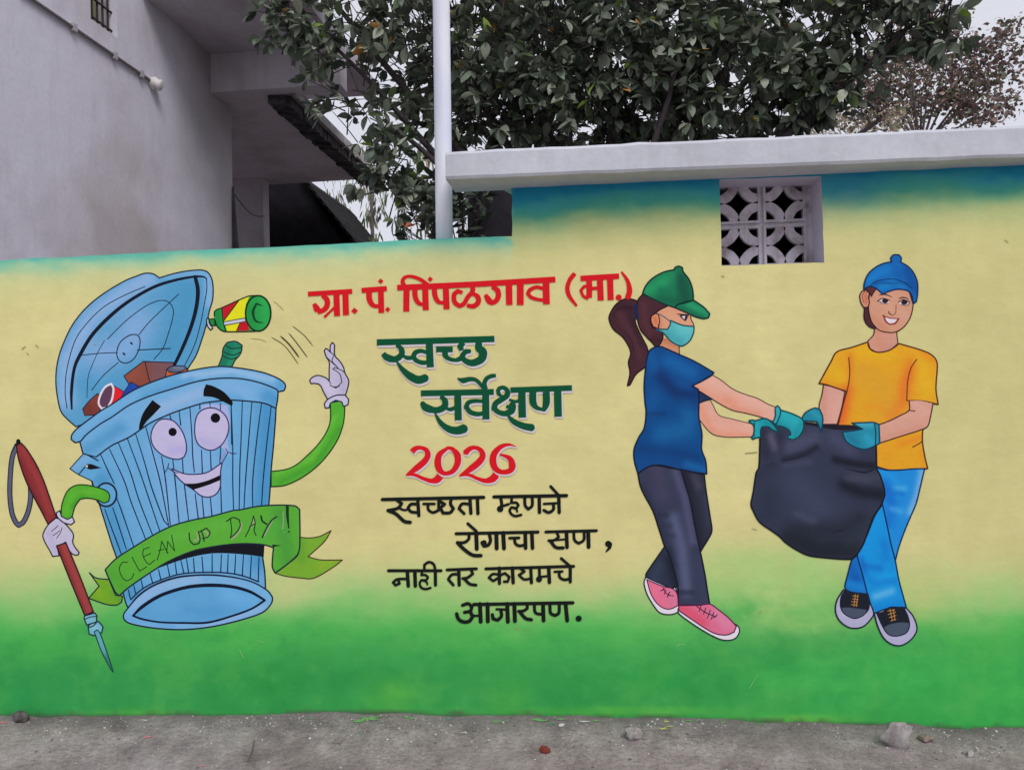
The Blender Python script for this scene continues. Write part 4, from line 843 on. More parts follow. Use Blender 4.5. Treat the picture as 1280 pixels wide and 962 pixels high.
line_('black painted Marathi lettering, second of four lines under the year, ending in a comma', [
  ([('g 60,125 655,113', 19), ('g 152,122 152,162 120,188 70,190', 18), ('g 70,190 120,240 180,280 240,284', 22), ('g 206,118 210,235', 24), ('g 145,52 208,108', 18), ('g 300,125 310,175 292,208 262,215 248,190', 20), ('g 262,192', 34), ('g 352,120 355,232', 24), ('g 402,118 408,232', 24), ('g 448,157 518,155', 17),
    ('g 485,158 490,195 520,213 560,205', 18), ('g 562,115 565,230', 22), ('g 610,115 615,230', 22)], [], []),
  ([('g 712,112 1080,103', 18), ('g 792,118 806,148 772,172 732,175', 16), ('g 745,178 785,224 838,228', 20), ('g 780,172 860,165', 12), ('g 862,110 866,224', 22), ('g 915,112 920,170 950,195 988,170 990,112', 17), ('g 1020,110 1023,222', 23)], [], []),
  ([('g 1165,198', 36), ('g 1178,200 1175,225 1150,255', [26, 20, 8])], [], []),
], BLK, 'round')
line_('black painted Marathi lettering, third of four lines under the year', [
  ([('h 55,90 392,90', 16), ('h 178,142 112,145 85,165 100,183 126,172 120,155', 14), ('h 176,95 182,188', 19), ('h 224,95 227,188', 19), ('h 272,92 266,118 292,118 308,132 296,150 266,150 255,170 263,196 290,208 324,200', 13), ('h 266,150 300,163 304,178', 10), ('h 355,92 356,182', 17), ('h 285,88 285,52 315,35 345,50 356,92', 14)], [], []),
  ([('h 430,85 618,78', 16), ('h 505,112 460,116 438,145 470,182', 15), ('h 505,85 508,182', 18), ('h 582,82 595,110 560,135 530,140', 15), ('h 540,142 575,175 615,182', 16)], [], []),
  ([('h 678,78 1240,62', 16), ('h 765,72 765,172', 17), ('h 762,115 722,112 698,135 725,156 765,132', 14), ('h 765,122 800,106 828,130 818,160 795,160', 14), ('h 848,72 853,168', 18), ('h 900,78 925,95 890,118 922,145 968,140', 14), ('h 965,72 970,168', 17), ('h 1020,70 1022,140', 15), ('h 1018,145', 32), ('h 1022,130 1080,124', 12),
    ('h 1080,70 1085,165', 19), ('h 1118,97 1168,95', 13), ('h 1148,98 1150,130 1180,148 1218,140', 15), ('h 1218,65 1218,162', 17), ('h 1160,12 1218,62', 15)], [], []),
], BLK, 'round')
line_('black painted Marathi lettering, last of four lines under the year, ending in a full stop', [
  ([('i 130,112 180,97 213,125 200,162 148,175', 24), ('i 200,170 220,210 192,252 140,260 95,235 78,188', 26), ('i 230,105 1110,90', 25), ('i 220,205 290,205', 18), ('i 285,100 292,258', 29), ('i 352,100 355,255', 29), ('i 432,147 520,150', 18), ('i 470,155 476,208 442,244 402,232 395,195', 24), ('i 527,98 533,258', 29), ('i 590,98 596,252', 29),
    ('i 702,98 706,140 670,162 628,165', 22), ('i 640,172 690,228 742,240', 25), ('i 768,100 772,165 795,188 842,190', 22), ('i 845,98 850,248', 28), ('i 906,100 912,180 950,203 986,180 990,100', 23), ('i 1045,95 1060,248', 28)], [], []),
  ([('i 1162,230', 44)], [], []),
], BLK, 'round')
# ------------------------------------------------------------------ pole beside the coping
def pipe_mat():
    m, t, b = nodes('white painted pipe', .5, .35); p = pos(t)
    c = ramp(t, noi(t, pos(t, (1, 1, .3)), 9, 5), [(.3, alb((168, 170, 196))), (.7, alb((186, 187, 214)))])
    t.links.new(c, b.inputs['Base Color']); bump(t, b, [(noi(t, p, 60, 4), .25, .002)]); return m
M_PIPE = pipe_mat()
PY = WY + .10
p0 = at(555.5, 297, PY); p1 = at(551.5, 0, PY); d = (p1 - p0) / (p1.z - p0.z)
pl_ = tag(empty('pipe_pole', (p0.x, PY, p0.z - .05)), 'white painted round pipe standing on the low wall at the left end of the coping', 'pole')
zs = [-.12, .1, .3, .5, .8, 1.1, 1.6, 2.4, 3.2]
b = MB(); b.tube([p0 + d * z for z in zs], .0405, 24); b.obj('shaft', M_PIPE, pl_, True)
# ------------------------------------------------------------------ ground: one sheet to the horizon, worn concrete with grit near the wall
bx = [(x, at(x, float(lerp(x, BASE_X, BASE_Y)), WY)) for x in (-700, -300, 0, 120, 240, 300, 360, 420, 480, 560, 640, 750, 860, 950, 1050, 1150, 1250, 1400, 1700)]
GX = [q.x for _, q in bx]; GZ = [q.z for _, q in bx]
def gz(x, y):
    base = float(np.interp(x, GX, GZ)); k = max(0.0, min(1.0, (y - 1.0) / 2.0)); k = k * k * (3 - 2 * k)
    if y > WY: k *= max(0.0, 1 - (y - WY) / 3)
    z = base * k
    near = math.exp(-((y - 3.2) / 1.2) ** 2) if abs(x) < 6 else 0
    z += near * (noise.noise(Vector((x * 2.2, y * 2.2, 0))) * .010 + noise.noise(Vector((x * 9, y * 9, 3))) * .0045 + noise.noise(Vector((x * 30, y * 30, 7))) * .0022 + abs(noise.noise(Vector((x * 75, y * 75, 9)))) * .0016)
    d_ = WY - y
    if 0 < d_ < .22: z += .012 * (1 - d_ / .22) * (noise.noise(Vector((x * 5, 1, 2))) + .1)
    return z - .006 * near
def ground():
    xs = [-900, -300, -120, -60, -30, -16, -9, -6, -4.5, -3.6, -3.1] + list(np.arange(-3.0, 3.001, .014)) + [3.1, 3.5, 4.5, 6, 9, 16, 30, 60, 120, 300, 900]
    ys = [-300, -100, -40, -15, -6, -2, 0, 1, 1.8, 2.3, 2.6, 2.75] + list(np.arange(2.84, 3.54, .014)) + [3.6, 3.8, 4.5, 6, 8, 12, 20, 40, 90, 250, 900]
    b = MB(); nx = len(xs)
    b.v = [(x, y, gz(x, y)) for y in ys for x in xs]
    b.f = [(j * nx + i, j * nx + i + 1, (j + 1) * nx + i + 1, (j + 1) * nx + i) for j in range(len(ys) - 1) for i in range(nx - 1)]; b.m = [0] * len(b.f)
    return b
def ground_mat():
    m, t, b = nodes('worn concrete and grit', .95, .12); p = pos(t)
    c = ramp(t, noi(t, p, 3.2, 8, .65), [(.28, alb((98, 89, 97))), (.5, alb((130, 120, 127))), (.7, alb((148, 139, 148)))])
    f = ramp(t, noi(t, p, 55, 6, .75), [(.30, (.50,) * 3), (.48, (.95,) * 3), (.72, (1.22,) * 3)])
    c = mix(t, 1.0, c, f, 'MULTIPLY')
    f = ramp(t, noi(t, p, 260, 3, .7), [(.3, (.7,) * 3), (.7, (1.2,) * 3)]); c = mix(t, 1.0, c, ramp(t, noi(t, p, 13, 7, .7), [(.35, (.78,) * 3), (.62, (1.12,) * 3)]), 'MULTIPLY')
    c = mix(t, 1.0, c, f, 'MULTIPLY')
    # damp brown dirt patches
    c = mix(t, ramp(t, noi(t, p, 1.3, 5, .6), [(.50, (0,) * 3), (.66, (.55,) * 3)]), c, alb((92, 84, 88)))
    # darker towards the angle with the wall
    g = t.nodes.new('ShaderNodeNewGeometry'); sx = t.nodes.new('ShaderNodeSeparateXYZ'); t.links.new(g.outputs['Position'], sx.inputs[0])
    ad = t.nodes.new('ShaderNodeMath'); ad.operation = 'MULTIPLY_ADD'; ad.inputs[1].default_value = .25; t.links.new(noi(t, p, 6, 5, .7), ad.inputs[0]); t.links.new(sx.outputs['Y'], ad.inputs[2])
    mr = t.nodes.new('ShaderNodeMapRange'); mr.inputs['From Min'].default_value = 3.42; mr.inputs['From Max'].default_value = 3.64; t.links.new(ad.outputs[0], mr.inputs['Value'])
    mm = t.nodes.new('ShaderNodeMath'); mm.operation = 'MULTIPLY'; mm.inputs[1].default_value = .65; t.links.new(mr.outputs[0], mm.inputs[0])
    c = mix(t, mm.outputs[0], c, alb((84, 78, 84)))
    t.links.new(c, b.inputs['Base Color'])
    bump(t, b, [(noi(t, p, 40, 6, .7), .7, .012), (noi(t, p, 180, 4, .7), .8, .004)]); return m
M_GND = ground_mat()
GND = tag(ground().obj('ground', M_GND, None, True), 'worn grey concrete ground with grit at the foot of the wall', None, None, 'structure')

# paint splashes on the ground
def splash(px, py, Yg, rx, ry, col, seed):
    c0 = at(px, py, Yg); b = MB(); n = 26; ring = [(c0.x, c0.y, gz(c0.x, c0.y) + .003)]
    rr = random.Random(seed)
    for k in range(n):
        t = 2 * PI * k / n; q = .55 + .45 * noise.noise(Vector((math.cos(t) * 1.7, math.sin(t) * 1.7, seed * 3.1))) * 1.6 + rr.uniform(-.12, .12)
        x = c0.x + math.cos(t) * rx * q; y = min(c0.y + math.sin(t) * ry * q, WY - .004); ring.append((x, y, gz(x, y) + .003))
    b.add(ring, [(0, k + 1, (k + 1) % n + 1) for k in range(n)])
    return b
M_SG = flat('spilt green paint', (96, 140, 90), .8, .2, .35, 90, 1.1); M_SY = flat('spilt pale yellow paint', (160, 158, 108), .8, .2, .35, 90, 1.1)
M_SP = flat('spilt pink paint', (196, 108, 130), .8, .2, .3, 90, 1.1); M_SW = flat('spilt white paint', (176, 174, 184), .8, .2, .3, 90, 1.1)
M_ST = flat('spilt teal paint', (60, 140, 120), .8, .2, .3, 90, 1.1)
def gy(px, py):      # where a sight line meets the ground
    d = ray(px, py); P = CO.copy()
    t = (.0 - CAMZ) / d.z
    for _ in range(12): q = CO + d * t; t = (gz(q.x, q.y) - CAMZ) / d.z
    return CO + d * t
k = 0
sp_spec = [('green', M_SG, [(462, 898, .085, .028), (450, 901, .06, .02), (510, 897, .04, .014), (388, 898, .03, .01), (622, 902, .05, .015), (672, 900, .07, .014), (700, 899, .04, .01), (745, 901, .03, .008), (905, 903, .04, .008), (860, 901, .05, .01), (950, 904, .04, .008)]),
           ('pale yellow', M_SY, [(828, 911, .04, .02), (832, 902, .03, .012), (838, 908, .02, .01)]), ('pink', M_SP, [(184, 921, .030, .020), (252, 957, .018, .012), (6, 903, .03, .014), (286, 901, .012, .01)]),
           ('white', M_SW, [(580, 916, .03, .012), (178, 900, .03, .008), (76, 901, .02, .008), (702, 906, .02, .02), (730, 902, .03, .01)]), ('teal', M_ST, [(812, 905, .012, .014), (452, 917, .012, .016), (690, 904, .02, .008), (560, 899, .02, .008)])]
for nm, mt, L in sp_spec:
    for (px, py, rx, ry) in L:
        k += 1; q = gy(px, max(py, float(lerp(px, BASE_X, BASE_Y)) + 2)); s_ = splash(px, py, q.y, rx, ry, None, k)
        o = s_.obj('paint_splash', mt, GND)

# ------------------------------------------------------------------ stones and grit
def stone_mesh(name, size, seed, sub=2, rough=.25, cut=True):
    bm = bmesh.new(); bmesh.ops.create_icosphere(bm, subdivisions=sub, radius=1)
    rr = random.Random(seed); planes = [(Vector((rr.gauss(0, 1), rr.gauss(0, 1), rr.gauss(0, 1))).normalized(), rr.uniform(.55, .85)) for _ in range(9)] if cut else []
    for v in bm.verts:
        p = v.co.copy()
        for n_, d_ in planes:
            e = p.dot(n_)
            if e > d_: p -= n_ * (e - d_) * .92
        p *= 1 + noise.noise(p * 2.3 + Vector((seed, 0, 0))) * rough + noise.noise(p * 7 + Vector((seed, 0, 0))) * rough * .3
        v.co = Vector((p.x * size[0], p.y * size[1], p.z * size[2]))
    me = bpy.data.meshes.new(name); bm.to_mesh(me); bm.free(); return me
def stone(name, px, py, size, seed, mat, label, rz=0, sub=3):
    q = gy(px, py); me = stone_mesh(name, size, seed, sub); me.polygons.foreach_set('use_smooth', [sub > 2] * len(me.polygons))
    o = link(name, me, None, mat); o.location = (q.x, min(q.y + size[1] * .6, WY - size[1] * .95), gz(q.x, q.y) + size[2] * .55); o.rotation_euler = (0, 0, rz); return tag(o, label, 'stone')
M_ST1 = plaster('broken concrete stone', (126, 120, 126), (98, 92, 98), (144, 140, 146), 26, .2); M_ST2 = plaster('dark stone', (74, 70, 74), (50, 46, 50), (96, 92, 96), 30, .3); M_BRK = flat('red brick bit', (100, 46, 42), .9, .1, .3, 60)
stone('stone', 1124, 935, (.072, .045, .066), 11, M_ST1, 'largest pale broken stone on the ground at the right, close to the wall')
stone('stone', 793, 924, (.050, .032, .032), 5, M_ST1, 'flat pale wedge of stone on the ground under the girl with pink shoes', .5)
stone('stone', 22, 903, (.047, .035, .032), 23, M_ST2, 'dark rounded stone touching the wall at the far left')
stone('brick_chip', 681, 941, (.022, .018, .018), 31, M_BRK, 'small round bit of red brick lying on the concrete', 0, 3)
stone('stone', 1160, 928, (.032, .03, .016), 41, plaster('brown clod', (112, 98, 98), (90, 78, 80), (130, 116, 116), 30, .2), 'low brownish clod just right of the largest stone')
stone('stone', 1213, 945, (.026, .016, .012), 44, M_ST1, 'small flat grey stone in front of the brownish clod', .9)
stone('stone', 1030, 899, (.013, .012, .011), 47, M_ST2, 'small dark pebble against the foot of the wall below the young man') if False else None
# twig
q0, q1 = gy(318, 926), gy(310, 952)
b = MB(); b.tube([q0 + Vector((0, 0, .006)), (q0 + q1) / 2 + Vector((.006, 0, .008)), q1 + Vector((0, 0, .006))], [.0025, .003, .002], 6)
tag(b.obj('twig', flat('twig bark', (84, 74, 76), .9)), 'thin dark twig lying on the concrete', 'twig')
# grit
pal = [((150, 146, 152), .9), ((176, 172, 180), .9), ((92, 86, 90), .9), ((120, 108, 104), .9)]
GM = [flat('grit %d' % i, c, .95, .1, .2, 120) for i, (c, _) in enumerate(pal)]
b = MB(); rr = random.Random(4)
base = []
for sd_ in range(6):
    me = stone_mesh('g', (1, .9, .62), 60 + sd_, 1, .3); base.append(([v.co.copy() for v in me.vertices], [tuple(p.vertices) for p in me.polygons])); bpy.data.meshes.remove(me)
for i in range(4200):
    x = rr.uniform(-3, 2.7)
    y = WY - .008 - abs(rr.gauss(0, .16)) if rr.random() < .62 else rr.uniform(2.85, WY - .01)
    if y < 2.8: continue
    if noise.noise(Vector((x * 1.8, y * 3, 8))) < -.12 and rr.random() < .7: continue
    s_ = min(.0011 + rr.expovariate(1 / .0016), .0085)
    vs, fs = base[i % 6]; a = rr.uniform(0, 6.28); ca, sa = math.cos(a), math.sin(a); z = gz(x, y)
    y = min(y, WY - s_ * 1.1)
    b.add([(x + (v.x * ca - v.y * sa) * s_, y + (v.x * sa + v.y * ca) * s_, z + v.z * s_ + s_ * .25) for v in vs], fs, rr.choices((0, 1, 2, 3), (5, .5, 4, 2.5))[0])
tag(b.obj('grit', GM), 'loose grit and pale chips scattered on the concrete', None, None, 'stuff')

# ------------------------------------------------------------------ the house behind on the left
HX = -3.8
M_HW = plaster('lilac washed plaster', (171, 167, 188), (150, 142, 154), (174, 171, 192), .6, .14, stain_shade=(6.0, 7.8, (118, 112, 118), .62))
M_HD = plaster('grey plaster of the porch', (150, 144, 158), (130, 123, 134), (160, 154, 170), 1.1, .25)
def inx(P, X):
    d = Rm.transposed() @ (Vector((X, P[0], P[1])) - CO); return (640 + FPX * d.x / -d.z, 481 - FPX * d.y / -d.z)
corner = atx(289, 150, HX); YC = corner.y
house = tag(empty('house', (HX - 2, YC - 2, 0)), 'lilac plastered house behind the wall on the left, with jutting concrete slab and barred window', 'house')
wq = [atx(x, y, HX) for x, y in ((113, -3), (148, -3), (147, 46), (113, 27))]
wy0, wy1 = wq[0].y, wq[2].y; wz0 = atx(130, 35.5, HX).z; wz1 = wz0 + .75
SOFZ = atx(262, 67, HX).z
BEY = atx(263, 80, HX).y; BEZ = 3.05 + CAMZ - .006
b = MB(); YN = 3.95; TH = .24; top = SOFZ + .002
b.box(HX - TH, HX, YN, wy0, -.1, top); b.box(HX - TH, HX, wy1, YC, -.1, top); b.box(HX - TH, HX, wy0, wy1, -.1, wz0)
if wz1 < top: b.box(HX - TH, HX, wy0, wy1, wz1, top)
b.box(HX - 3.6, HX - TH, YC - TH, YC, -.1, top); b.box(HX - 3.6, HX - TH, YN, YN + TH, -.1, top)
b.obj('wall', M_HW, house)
b = MB(); b.box(HX - .2, HX - .17, wy0 - .02, wy1 + .02, wz0 - .02, wz1 + .02)
fr_ = b.obj('window', flat('yellow-lit window glass', (134, 130, 104), .4, .4, .4, 6), house)  # yellowish light in the window is put into the pane colour
b = MB()
for i in range(5):
    y = wy0 + (wy1 - wy0) * (i + .5) / 5; b.tube([(HX - .06, y, wz0 - .01), (HX - .06, y, wz1)], .009, 6)
for i in range(5):
    z = wz0 + .06 + i * .15; b.tube([(HX - .05, wy0 - .01, z), (HX - .05, wy1 + .01, z)], .009, 6)
b.obj('window_bars', flat('rusty iron', (50, 44, 48), .8), fr_)
# jutting slab with its beam
SLX = at(425, 98, BEY).x
b = MB(); b.box(HX - 3.6, SLX, 6.2, YC + .9, SOFZ, SOFZ + .14)
b.obj('roof_slab', M_HD, house)
b = MB(); b.box(HX + .001, SLX - .002, BEY, BEY + .22, BEZ, SOFZ - .001); b.obj('beam', M_HD, house)
# drain edge on the corner
b = MB(); b.tube([(HX + .012, YC - .01, 1.2), (HX + .03, YC - .012, 2.9), (HX + .012, YC - .01, 3.7)], [.06, .04, .008], 8); b.obj('corner_stain', M_DARK, house, True)
# conduit with clips and a bulb holder
c0, c1 = atx(20, -12, HX), atx(184, 100, HX)
b = MB(); b.tube([c0 + Vector((.018, 0, 0)), c1 + Vector((.018, 0, 0))], .014, 8); cd = b.obj('conduit', flat('grimy conduit', (96, 88, 98), .6), house)
for u in (.36, .68, .92):
    q = c0 + (c1 - c0) * u; b = MB(); b.box(HX + .001, HX + .036, q.y - .02, q.y + .02, q.z - .028, q.z + .028); b.obj('clip', flat('clip', (140, 134, 146), .6), cd)
q = atx(189, 105, HX); b = MB()
b.tube([q + Vector((.0, 0, 0)), q + Vector((.05, 0, 0)), q + Vector((.052, 0, 0)), q + Vector((.065, .01, -.01)), q + Vector((.085, .02, -.02)), q + Vector((.095, .02, -.022))], [.055, .055, .04, .054, .04, .01], 16)
b.obj('lamp_holder', flat('white bakelite', (176, 170, 178), .45), house, True)

# ---- further porch roof seen from below, with a ragged tile edge
CH = 3.05 + CAMZ
def atz(px, py, Z): d_ = ray(px, py); t = (Z - CAMZ) / d_.z; return CO + d_ * t
qn, qf = atz(347, 107, CH), atz(468, 223, CH)
ff_ = atz(380, 229.5, CH)
porch = tag(empty('porch', (qf.x - 1, qf.y, 0)), 'grey porch roof behind the house with a ragged dark tile edge', 'porch')
b = MB(); x0 = HX - 2.2; yN = BEY + .15
e0 = qn + (qf - qn) * ((yN - qn.y) / (qf.y - qn.y))
b.hexa([(x0, yN, CH), (e0.x, yN, CH), (qf.x, qf.y, CH), (x0, ff_.y, CH), (x0, yN, CH + .10), (e0.x, yN, CH + .10), (qf.x, qf.y, CH + .10), (x0, ff_.y, CH + .10)]); b.obj('soffit', M_HD, porch)
N = 26; rr = random.Random(8)
M_TL = plaster('sooty roof tile', (46, 43, 48), (30, 28, 32), (74, 70, 76), 8, .3); M_TC = plaster('weathered mortar', (120, 116, 122), (84, 80, 86), (140, 136, 144), 7, .4)
tm = None
for i in range(N):
    u0, u1 = i / N, (i + 1) / N; a = e0.lerp(qf, u0); c = e0.lerp(qf, u1); dx = rr.uniform(-.01, .01); dz = rr.uniform(-.022, .006)
    b = MB(); b.hexa([(a.x - .19 + dx, a.y + .01, CH - .09 + dz), (a.x + .05 + dx, a.y + .01, CH - .13 + dz), (c.x + .05 + dx, c.y - .01, CH - .13 + dz), (c.x - .19 + dx, c.y - .01, CH - .09 + dz),
                      (a.x - .19 + dx, a.y + .01, CH - .003 ), (a.x + .05 + dx, a.y + .01, CH - .02), (c.x + .05 + dx, c.y - .01, CH - .02), (c.x - .19 + dx, c.y - .01, CH - .003)])
    b.obj('tile', M_TL, porch)
b = MB(); b.hexa([(e0.x + .002, e0.y, CH - .018), (e0.x + .10, e0.y, CH - .03), (qf.x + .10, qf.y, CH - .03), (qf.x + .002, qf.y, CH - .018), (e0.x + .002, e0.y, CH + .12), (e0.x + .07, e0.y, CH + .10), (qf.x + .07, qf.y, CH + .10), (qf.x + .002, qf.y, CH + .12)])
b.obj('roof_edge', M_TC, porch)
wl, wr = at(250, 260, ff_.y - .4), at(329, 260, ff_.y - .4)
b = MB(); b.box(wl.x - 1.5, wr.x, ff_.y - .4, ff_.y - .2, -.1, CH - .001); b.obj('wall', M_HD, porch)
# low dark shed with sloping roof, beyond the porch
YS = ff_.y + .3
s1, s2, s3 = at(328, 222, YS), at(380, 226, YS), at(442, 306, YS)
shd = tag(empty('dark_shed', (s1.x + .5, YS, 0)), 'low dark shed with sloping tiled roof, under the porch roof edge', 'shed')
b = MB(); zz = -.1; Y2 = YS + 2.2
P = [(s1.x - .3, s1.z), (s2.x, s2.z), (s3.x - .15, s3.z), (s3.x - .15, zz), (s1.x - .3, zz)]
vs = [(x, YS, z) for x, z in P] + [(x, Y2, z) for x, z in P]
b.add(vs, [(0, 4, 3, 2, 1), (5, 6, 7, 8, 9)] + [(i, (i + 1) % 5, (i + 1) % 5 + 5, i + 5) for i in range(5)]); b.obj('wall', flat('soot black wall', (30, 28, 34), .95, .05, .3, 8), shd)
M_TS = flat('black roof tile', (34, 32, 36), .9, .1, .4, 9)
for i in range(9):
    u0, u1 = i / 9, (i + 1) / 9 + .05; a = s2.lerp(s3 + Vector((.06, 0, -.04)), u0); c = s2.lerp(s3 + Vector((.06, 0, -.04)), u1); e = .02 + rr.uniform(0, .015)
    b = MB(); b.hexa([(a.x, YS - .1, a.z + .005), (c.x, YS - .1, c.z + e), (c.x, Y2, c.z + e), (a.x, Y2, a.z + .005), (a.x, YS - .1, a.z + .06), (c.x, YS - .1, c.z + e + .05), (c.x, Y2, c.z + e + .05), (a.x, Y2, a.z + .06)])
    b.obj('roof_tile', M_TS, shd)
# hanging wire
b = MB(); w0, w1 = at(291, 240, YC + .2), at(331, 270, ff_.y - .45)
b.tube([w0.lerp(w1, u) + Vector((0, 0, -.10 * math.sin(PI * u))) for u in np.linspace(0, 1, 9)], .006, 5); tag(b.obj('cable', flat('black cable', (34, 32, 38), .6)), 'thin black cable sagging from the house corner to the porch wall', 'cable')
# ------------------------------------------------------------------ trees
def leaf_mat(name, stops, rough=.42, spec=.45, trans=.12, scale=1.3):
    m, t, b = nodes(name, rough, spec)
    oi = t.nodes.new('ShaderNodeAttribute'); oi.attribute_name = 'Col'
    c = mix(t, 1.0, oi.outputs['Color'], ramp(t, noi(t, pos(t), 30, 3), [(.3, (.8,) * 3), (.7, (1.15,) * 3)]), 'MULTIPLY')
    t.links.new(c, b.inputs['Base Color'])
    tr = t.nodes.new('ShaderNodeBsdfTranslucent'); t.links.new(c, tr.inputs['Color'])
    ms = t.nodes.new('ShaderNodeMixShader'); ms.inputs[0].default_value = trans
    out = t.nodes['Material Output']; t.links.new(b.outputs[0], ms.inputs[1]); t.links.new(tr.outputs[0], ms.inputs[2]); t.links.new(ms.outputs[0], out.inputs['Surface'])
    return m
M_LEAF = leaf_mat('dark glossy leaf', None, .52, .4, .15)
def leaf_geo(L, W, curl, fold):
    """a leaf lying along +x from the stalk, 12 triangles' worth of faces"""
    prof = [(0, .10), (.18, .62), (.42, 1.0), (.68, .86), (.88, .42), (1.0, .02)]
    vs = []; fs = []
    for i, (u, w_) in enumerate(prof):
        x = L * u; z = -curl * L * u * u
        for s_ in (-1, 0, 1): vs.append((x, s_ * W / 2 * w_, z + (abs(s_) * fold * W * w_)))
    for i in range(5):
        a = i * 3
        fs += [(a, a + 3, a + 4, a + 1), (a + 1, a + 4, a + 5, a + 2)]
    return vs, fs
LV = [leaf_geo(1, .46, .10, .10), leaf_geo(1, .52, .25, .16), leaf_geo(1, .42, -.05, .08), leaf_geo(1, .56, .4, .05)]
def lframe(d, roll):
    d = d.normalized(); up = Vector((0, 0, 1)); s_ = up.cross(d)
    if s_.length < .1: s_ = Vector((1, 0, 0)).cross(d)
    s_.normalize(); n_ = d.cross(s_); c, q = math.cos(roll), math.sin(roll)
    s2 = s_ * c + n_ * q; n2 = n_ * c - s_ * q
    return Matrix((d, s2, n2)).transposed()
def leafcol(rr, pal):
    c, v = rr.choices([p[:2] for p in pal], [p[2] for p in pal])[0]
    k = 1 + rr.uniform(-v, v); return alb(np.array(c) * k)
rr = random.Random(21)
tree = tag(empty('broadleaf_tree', (at(760, 700, 6.2).x, 6.2, 0)), 'large dark green broadleaf tree filling the top of the view behind the coping', 'tree')
PALD = [((80, 89, 80), .2, 5), ((62, 70, 64), .2, 4), ((100, 107, 98), .15, 3.6), ((128, 131, 124), .12, 2.2), ((78, 92, 64), .15, .7), ((116, 138, 64), .15, .12), ((168, 118, 66), .2, .08)]
# limbs
root = Vector((at(760, 700, 6.2).x, 6.2, -.05)); tb = MB()
def limb(pts, r0, r1, n=9):
    P = [Vector(p) for p in pts]; K = 14; out = []
    for i in range(K + 1):
        u = i / K * (len(P) - 1); j = min(int(u), len(P) - 2); f = u - j; out.append(P[j].lerp(P[j + 1], f) + Vector((noise.noise(Vector((u * 2, j, 1))), noise.noise(Vector((u * 2, j, 5))), 0)) * .035)
    tb.tube(out, [r0 + (r1 - r0) * i / K for i in range(K + 1)], n)
    return out
fork = root + Vector((.05, 0, 1.7))
limb([root, root + Vector((.04, .03, .9)), fork], .13, .10, 12)
ends = []
for (px, py, Y) in [(420, 60, 5.9), (480, 150, 5.8), (600, -60, 6.4), (700, 90, 6.2), (760, -120, 6.8), (850, 60, 5.7), (960, -40, 6.2), (1040, 90, 6.0), (1150, 20, 5.9), (540, 20, 6.6), (900, 140, 6.5), (360, -60, 6.2), (1100, 150, 6.1)]:
    e = at(px, py, Y); m1 = fork.lerp(e, .45) + Vector((rr.uniform(-.1, .1), rr.uniform(-.2, .2), rr.uniform(.05, .3))); l_ = limb([fork, m1, e], .055, .014); ends.append(l_)
tb.obj('trunk', flat('grey bark', (62, 56, 62), .95, .1, .35, 18), tree, True)
# lobes of the crown (centre, radii); leaves grow in whorls on twig ends inside them
LB = [((420, 20, 5.9), (.55, .6, .45)), ((450, 110, 5.8), (.42, .5, .42)), ((480, 200, 5.8), (.32, .4, .35)), ((505, 262, 5.9), (.26, .3, .22)), ((560, 40, 6.1), (.7, .7, .6)), ((600, 130, 6.1), (.6, .6, .45)), ((690, 60, 6.0), (.7, .7, .6)), ((760, 120, 6.2), (.75, .7, .45)), ((820, 20, 6.0), (.75, .7, .6)), ((880, 110, 6.0), (.65, .6, .42)),
      ((960, 30, 6.0), (.6, .6, .45)), ((985, 115, 6.0), (.48, .5, .28)), ((1060, 30, 5.9), (.42, .5, .32)), ((1035, 110, 5.9), (.32, .4, .18)), ((1150, 15, 5.8), (.36, .4, .20)), ((600, -90, 6.4), (1.2, .9, .6)), ((820, -110, 6.4), (1.3, .9, .6)), ((1000, -80, 6.2), (.9, .8, .45)), ((420, -90, 6.2), (.8, .8, .5)), ((1140, -40, 6.0), (.5, .5, .25)), ((360, 30, 5.7), (.26, .3, .22)), ((545, 240, 6.3), (.3, .4, .3)),
      ((1180, 45, 5.7), (.14, .2, .12)), ((650, 170, 6.6), (.6, .5, .3)), ((840, 160, 6.6), (.7, .5, .25)), ((720, 20, 7.0), (1.1, .5, .8)), ((900, 60, 7.0), (.8, .5, .5)), ((560, 60, 7.0), (.7, .5, .8))]
def inv_px(P):
    d = Rm.transposed() @ (P - CO); return 640 + FPX * d.x / -d.z, 481 - FPX * d.y / -d.z
leaves = []; tw = MB()
def whorl(c, outdir, n, Lr, pal, list_, tilt=.6, droop=.35):
    for k in range(n):
        a = 2 * PI * k / n + rr.uniform(-.4, .4)
        s_ = outdir.cross(Vector((0, 0, 1)));
        if s_.length < .1: s_ = Vector((1, 0, 0))
        s_.normalize(); u_ = s_.cross(outdir)
        d_ = (outdir * rr.uniform(.2, 1.0) + (s_ * math.cos(a) + u_ * math.sin(a)) * tilt + Vector((0, 0, -droop * rr.random()))).normalized()
        list_.append((c + d_ * .012, d_, rr.uniform(*Lr), rr.uniform(-1.0, 1.0), rr.randrange(4), leafcol(rr, pal)))
